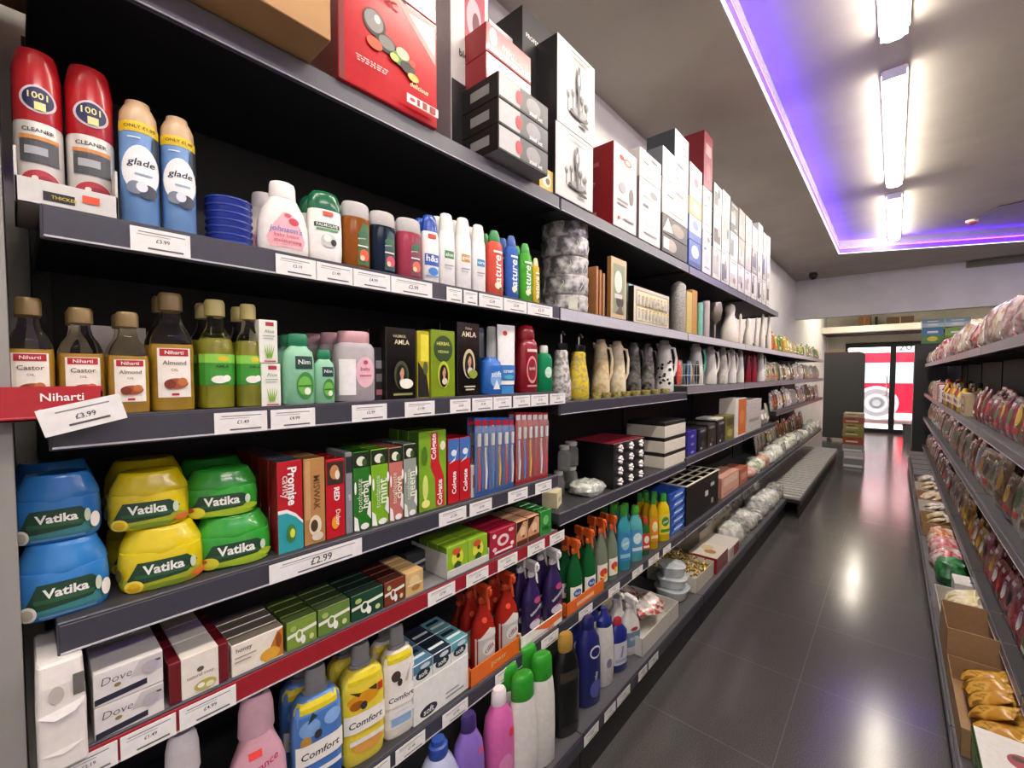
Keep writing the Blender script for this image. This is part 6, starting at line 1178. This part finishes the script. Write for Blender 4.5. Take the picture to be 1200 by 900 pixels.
# tall dark cabinet and the packs on it
x0 = ony(1071, 450, 9.62)[0]; zt = ony(1080, 403, 9.62)[1]
g = G().box(x0, x0+.75, 0, .5, 0, zt, mat('#353638', .55), .004); f1 = G().box(x0+.01, x0+.37, -.012, -.001, .1, zt-.02, mat('#38393b', .5), .002).box(x0+.38, x0+.74, -.012, -.001, .1, zt-.02, mat('#38393b', .5), .002)
put([('cabinet_body', g.mesh('cabinet_body'), None, None), ('door', f1.mesh('door'), None, None)], 'dark_cabinet', 'tall dark grey cabinet closing the far end of the right shelves', 'cabinet', 0, 9.62, 0)
def pack(w, d, h, c, c2, c3): return kit_carton(w, d, h, GLOSS(c), [(c2, ('r', -.98, .5, .98, .98)), (c3, ('e', 0, .3, .5, .15)), ('#e9f0ea', ('r', -.5, .65, .5, .78))], sdecs=[], body='wrapped_pack')
for i, (x, z, w, h, c, c2, c3, nm) in enumerate(((x0+.20, 0, .125, .26, '#4a8a3a', '#3f7ab0', '#d9d23c', 'green and blue printed pack on the cabinet, left one'), (x0+.47, 0, .13, .24, '#5f9a3f', '#86b04a', '#e3dfa0', 'leaf green pack on the cabinet, right one'), (x0+.20, .262, .13, .13, '#b9d3e6', '#7fa8d0', '#e9f1f6', 'pale blue pack on the green and blue pack'), (x0+.48, .262, .14, .13, '#c6dcea', '#8fb4d6', '#eef4f8', 'pale blue pack on the leaf green pack'))):
    put(pack(w, .16, h, c, c2, c3), 'tissue_pack', nm, 'pack', x, 9.85, zt+.001+z, -PI/2, 'packs on the dark cabinet')
put([('bin_body', G().loft([(0, .09, .09, 4), (.36, .11, .11, 4), (.36, .10, .10, 4), (.04, .08, .08, 4)], mat('#5a5e5c', .5), 20).mesh('bin_body'), None, None), ('rim', G().loft([(.355, .112, .112, 4), (.375, .114, .114, 4)], mat('#3e4240', .5), 20).mesh('rim'), None, None)], 'waste_bin', 'small grey waste bin by the right door', 'bin', ony(1065, 510, 12.6)[0], 12.6, 0)
for u1, u2, v1, v2, c, nm in ((1006, 1020, 371, 388, '#8a5f30', 'brown cardboard box on the ledge over the doors'), (1039, 1071, 371, 384, '#5f4a30', 'wide dark brown box on the ledge over the doors'), (1025, 1028, 371, 377, '#1d1a18', 'narrow black box on the ledge over the doors')):
    xa, xb = ony(u1, 380, 13.4)[0], ony(u2, 380, 13.4)[0]; z2 = min(2.93, ony((u1+u2)/2, v1, 13.4)[1])
    put(kit_carton((xb-xa)/2, .15, z2-2.441, mat(c, .7), [('#b08a58', ('r', -.05, 0, .05, 1))] if u2-u1 > 5 else []), 'cardboard_box', nm, 'box', (xa+xb)/2, 13.55, 2.441, -PI/2)
# ---- red bus in the street
YBUS = 16.6
zv = lambda v: ony(1040, v, YBUS)[1]
rd = mat('#d5152c', .25, 0, 0, .4); z0, zw1, zw2, zr, zt2 = .32, zv(449), zv(425), zv(413), zv(395)
g = G().box(-4.5, 5.5, 0, 2.4, z0, 3.9, rd, .05)
k = [('bus_body', g.mesh('bus_body'), None, None)]
g = G().box(-4.45, 5.45, -.012, .01, zw1, zw2, mat('#8fa3a8', .08, 0, 0, .5), .003)
k.append(('window_band', g.mesh('window_band'), None, 'long pale glass window band'))
g = G()
for i in range(9): g.box(-4.4+i*1.2, -4.34+i*1.2, -.022, -.011, zw1, zw2, mat('#e9e4e0', .4), .002)
k.append(('window_pillar', g.mesh('window_pillar'), None, None))
g = G().box(-4.45, 5.45, -.014, .01, zr, zt2, mat('#eeeceb', .4), .003); p = g
decals(g, [('#55565a', ('t', '20', .0, .5, .06, {'bold': .03}))], 5, .1, lambda a, b, e: (.28+a, -.014-e, zr+.12+b)) if False else None
pl, asp = text2d('20', .03)
g.polys([[(x*.30, y*.30) for x, y in q] for q in pl], lambda a, b: (ony(1061, 408, YBUS)[0]+a, -.016, zv(407)+b), '#4a4a4e')
k.append(('route_board', g.mesh('route_board'), None, 'white board with route number'))
wx, wz = ony(1027, 472, YBUS); R = .40
g = G()
def disc(r0, r1, y0, y1, m, seg=32):
    b = len(g.v); d = g.mi(m)
    for i in range(seg):
        t = 2*PI*i/seg
        for r, y in ((r0, y0), (r1, y0), (r1, y1), (r0, y1)): g.v.append((wx+r*math.cos(t), y, wz+r*math.sin(t)))
    for i in range(seg):
        p0 = b+4*i; p1 = b+4*((i+1) % seg)
        for j in range(4): g.face((p0+j, p0+(j+1) % 4, p1+(j+1) % 4, p1+j), d)
disc(R*.72, R, -.06, .1, mat('#6b6769', .7)); k.append(('tyre', g.mesh('tyre'), None, None))
g = G(); disc(R*.02, R*.72, -.045, .05, mat('#b9b9ba', .3, .6)); disc(.10, .16, -.07, -.045, mat('#55565a', .4)); disc(R*.5, R*.6, -.06, -.045, mat('#dededf', .3, .5)); k.append(('wheel_hub', g.mesh('wheel_hub'), None, 'silver wheel'))
g = G(); disc(R*1.02, R*1.22, -.02, .0, mat('#c9c4c4', .4)); k.append(('wheel_arch', g.mesh('wheel_arch'), None, 'pale wheel arch'))
put(k, 'red_bus', 'red bus passing outside the glass doors', 'bus', 0, YBUS, 0)
# ================================================================ price labels on the shelf edges
TXT = ['£3.99', '£2.19', '£1.49', '£4.99', '£2.99', '£1.99', '£0.99', '£5.49']
def tag(u1, u2, vm, z, xf, below, k, hh=.038, lip=.0045):
    ya, yb = at(u1, vm, xf)[0], at(u2, vm, xf)[0]; w = (yb-ya)/2
    g = G().box(-.0005, .0005, -w, w, -hh/2, hh/2, mat('#eeedec', .5), .0002); p = G(); rq = random.Random(k)
    decals(p, [('#8a8a8c', ('r', -.75, .30, .65+.2*rq.random(), .345)), ('#3a3a3c', ('t', TXT[k % 8], .05, .02, .46)), ('#5a5a5c', ('r', -.45, -.36, .75, -.29)), ('#9a9a9c', ('r', -.8, .2, .3, .225))], w, hh, lambda a, b, e: (.0005+e, a, b), .0002, .0001)
    put([('paper_label', g.mesh('paper_label'), None, None), ('print', p.mesh('print'), None, None)], 'price_label', 'white paper price label on shelf edge below '+below, 'price label', xf+lip, (ya+yb)/2, z-.0235, 0, 'white price labels on the shelf edges')
k = 0
LABS = [(S2, XF, 305, [(152, 222, 'the pale blue aerosol cans'), (322, 369, 'the pink label lotion'), (370, 412, 'the green capped white shampoo'), (413, 456, 'the navy shower gel'), (457, 505, 'the rose shower gel'), (522, 540, 'the green band shampoo'), (542, 558, 'the gold band shampoo'), (560, 588, 'the coral shampoo'), (589, 616, 'the green fruit shampoo'), (617, 646, 'the silver tubs')]),
        (S3[0], XF, 490, [(250, 312, 'the green label oil bottles'), (316, 368, 'the aloe boxes and mint talc'), (411, 452, 'the pink lidded jars'), (473, 508, 'the black portrait box'), (526, 550, 'the olive portrait box'), (552, 576, 'the tall black portrait box'), (577, 598, 'the squat blue bottle'), (600, 620, 'the dark red bottle'), (621, 641, 'the small green bottle'), (643, 661, 'the bay joint, third shelf')]),
        (S4[0], XF, 640, [(314, 423, 'the red and teal toothpaste, very wide'), (513, 545, 'the green wide toothpaste'), (549, 575, 'the red and blue toothpaste'), (594, 617, 'the blue toothbrushes'), (626, 645, 'the red toothbrushes')]),
        (S5, XF, 750, [(62, 138, 'the crumpled white package, red edge'), (140, 206, 'the white soap boxes, red edge'), (209, 276, 'the maroon sleeved soap, red edge'), (500, 532, 'the black soap box, red edge'), (545, 571, 'the lime soap tray, red edge'), (582, 605, 'the magenta soap, red edge'), (617, 637, 'the tan soap boxes, red edge'), (643, 660, 'the green soap box, red edge')]),
        (S6, XF, 780, [(428, 456, 'the yellow softener'), (462, 497, 'the white heart softener'), (517, 547, 'the tissue carton'), (579, 603, 'the orange tray of red sprays'), (633, 653, 'the white tray of purple sprays'), (677, 693, 'the green sprays'), (712, 725, 'the clear sprays'), (740, 752, 'the turquoise cleaners'), (759, 771, 'the yellow cleaners'), (776, 785, 'the blue cartons')]),
        (BASE, XBASE, 800, [(683, 700, 'the black gold capped bottle'), (707, 720, 'the white navy capped bottle'), (722, 737, 'the red capped navy bottle'), (747, 757, 'the white spray'), (759, 770, 'the foil packet carton')])]
for z, xf, vm, L in LABS:
    for u1, u2, nm in L:
        # follow the shelf edge: find the row where this column meets it
        vv = vm
        for _ in range(6):
            y_, z_ = at((u1+u2)/2, vv, xf); dv = 4; _, z2_ = at((u1+u2)/2, vv+dv, xf); vv += (z-.0235-z_)/((z2_-z_)/dv)
        tag(u1, u2, vv, z, xf, nm, k, lip=.0048); k += 1
# loose price ticket hung askew on the red tray
g = G().box(-.0005, .0005, -.044, .044, -.019, .019, mat('#f0efee', .5), .0002); p = G()
decals(p, [('#8a8a8c', ('r', -.6, .26, .7, .31)), ('#3a3a3c', ('t', '£3.99', .05, .0, .5)), ('#5a5a5c', ('r', -.4, -.30, .6, -.22))], .044, .038, lambda a, b, e: (.0005+e, a, b), .0002, .0001)
yq, zq = at(98, 486, -.868)
put([('paper_label', g.mesh('paper_label'), None, None), ('print', p.mesh('print'), None, None)], 'price_label', 'loose white price label stuck askew across the red tray front', 'price label', -.868, yq, zq, 0, None, tilt=(math.radians(14), 0, 0))
# ================================================================ world, outside light, output
w = bpy.data.worlds.new('daylight'); bpy.context.scene.world = w; w.use_nodes = True
bg = w.node_tree.nodes['Background']; bg.inputs['Color'].default_value = (.93, .97, 1, 1); bg.inputs['Strength'].default_value = 9
sc = bpy.context.scene
sc.view_settings.view_transform = 'Standard'; sc.view_settings.look = 'None'; sc.view_settings.gamma = 1
sc.view_settings.use_curve_mapping = False; sc.view_settings.exposure = 0.0
# ---- things that still read alike are told apart by their place in their row
by = {}
for o in THINGS:
    if 'label' in o: by.setdefault(o['label'], []).append(o)
ORD = ['first', 'second', 'third', 'fourth', 'fifth', 'sixth', 'seventh', 'eighth', 'ninth', 'tenth', 'eleventh', 'twelfth', 'thirteenth', 'fourteenth', 'fifteenth', 'sixteenth', 'seventeenth', 'eighteenth', 'nineteenth', 'twentieth']
for l, os_ in by.items():
    if len(os_) > 1:
        os_.sort(key=lambda o: (round(o.location.y, 2), -o.location.x, o.location.z))
        for i, o in enumerate(os_):
            s = 'first from the camera' if i == 0 else ( (ORD[i] if i < 20 else 'number %d' % (i+1))+' from the camera')
            o['label'] = l+', '+s
            if 'group' not in o: o['group'] = o['category']+' set'
for o in THINGS:
    if len(o['label'].split()) > 16: print('LONG', len(o['label'].split()), o['label'])
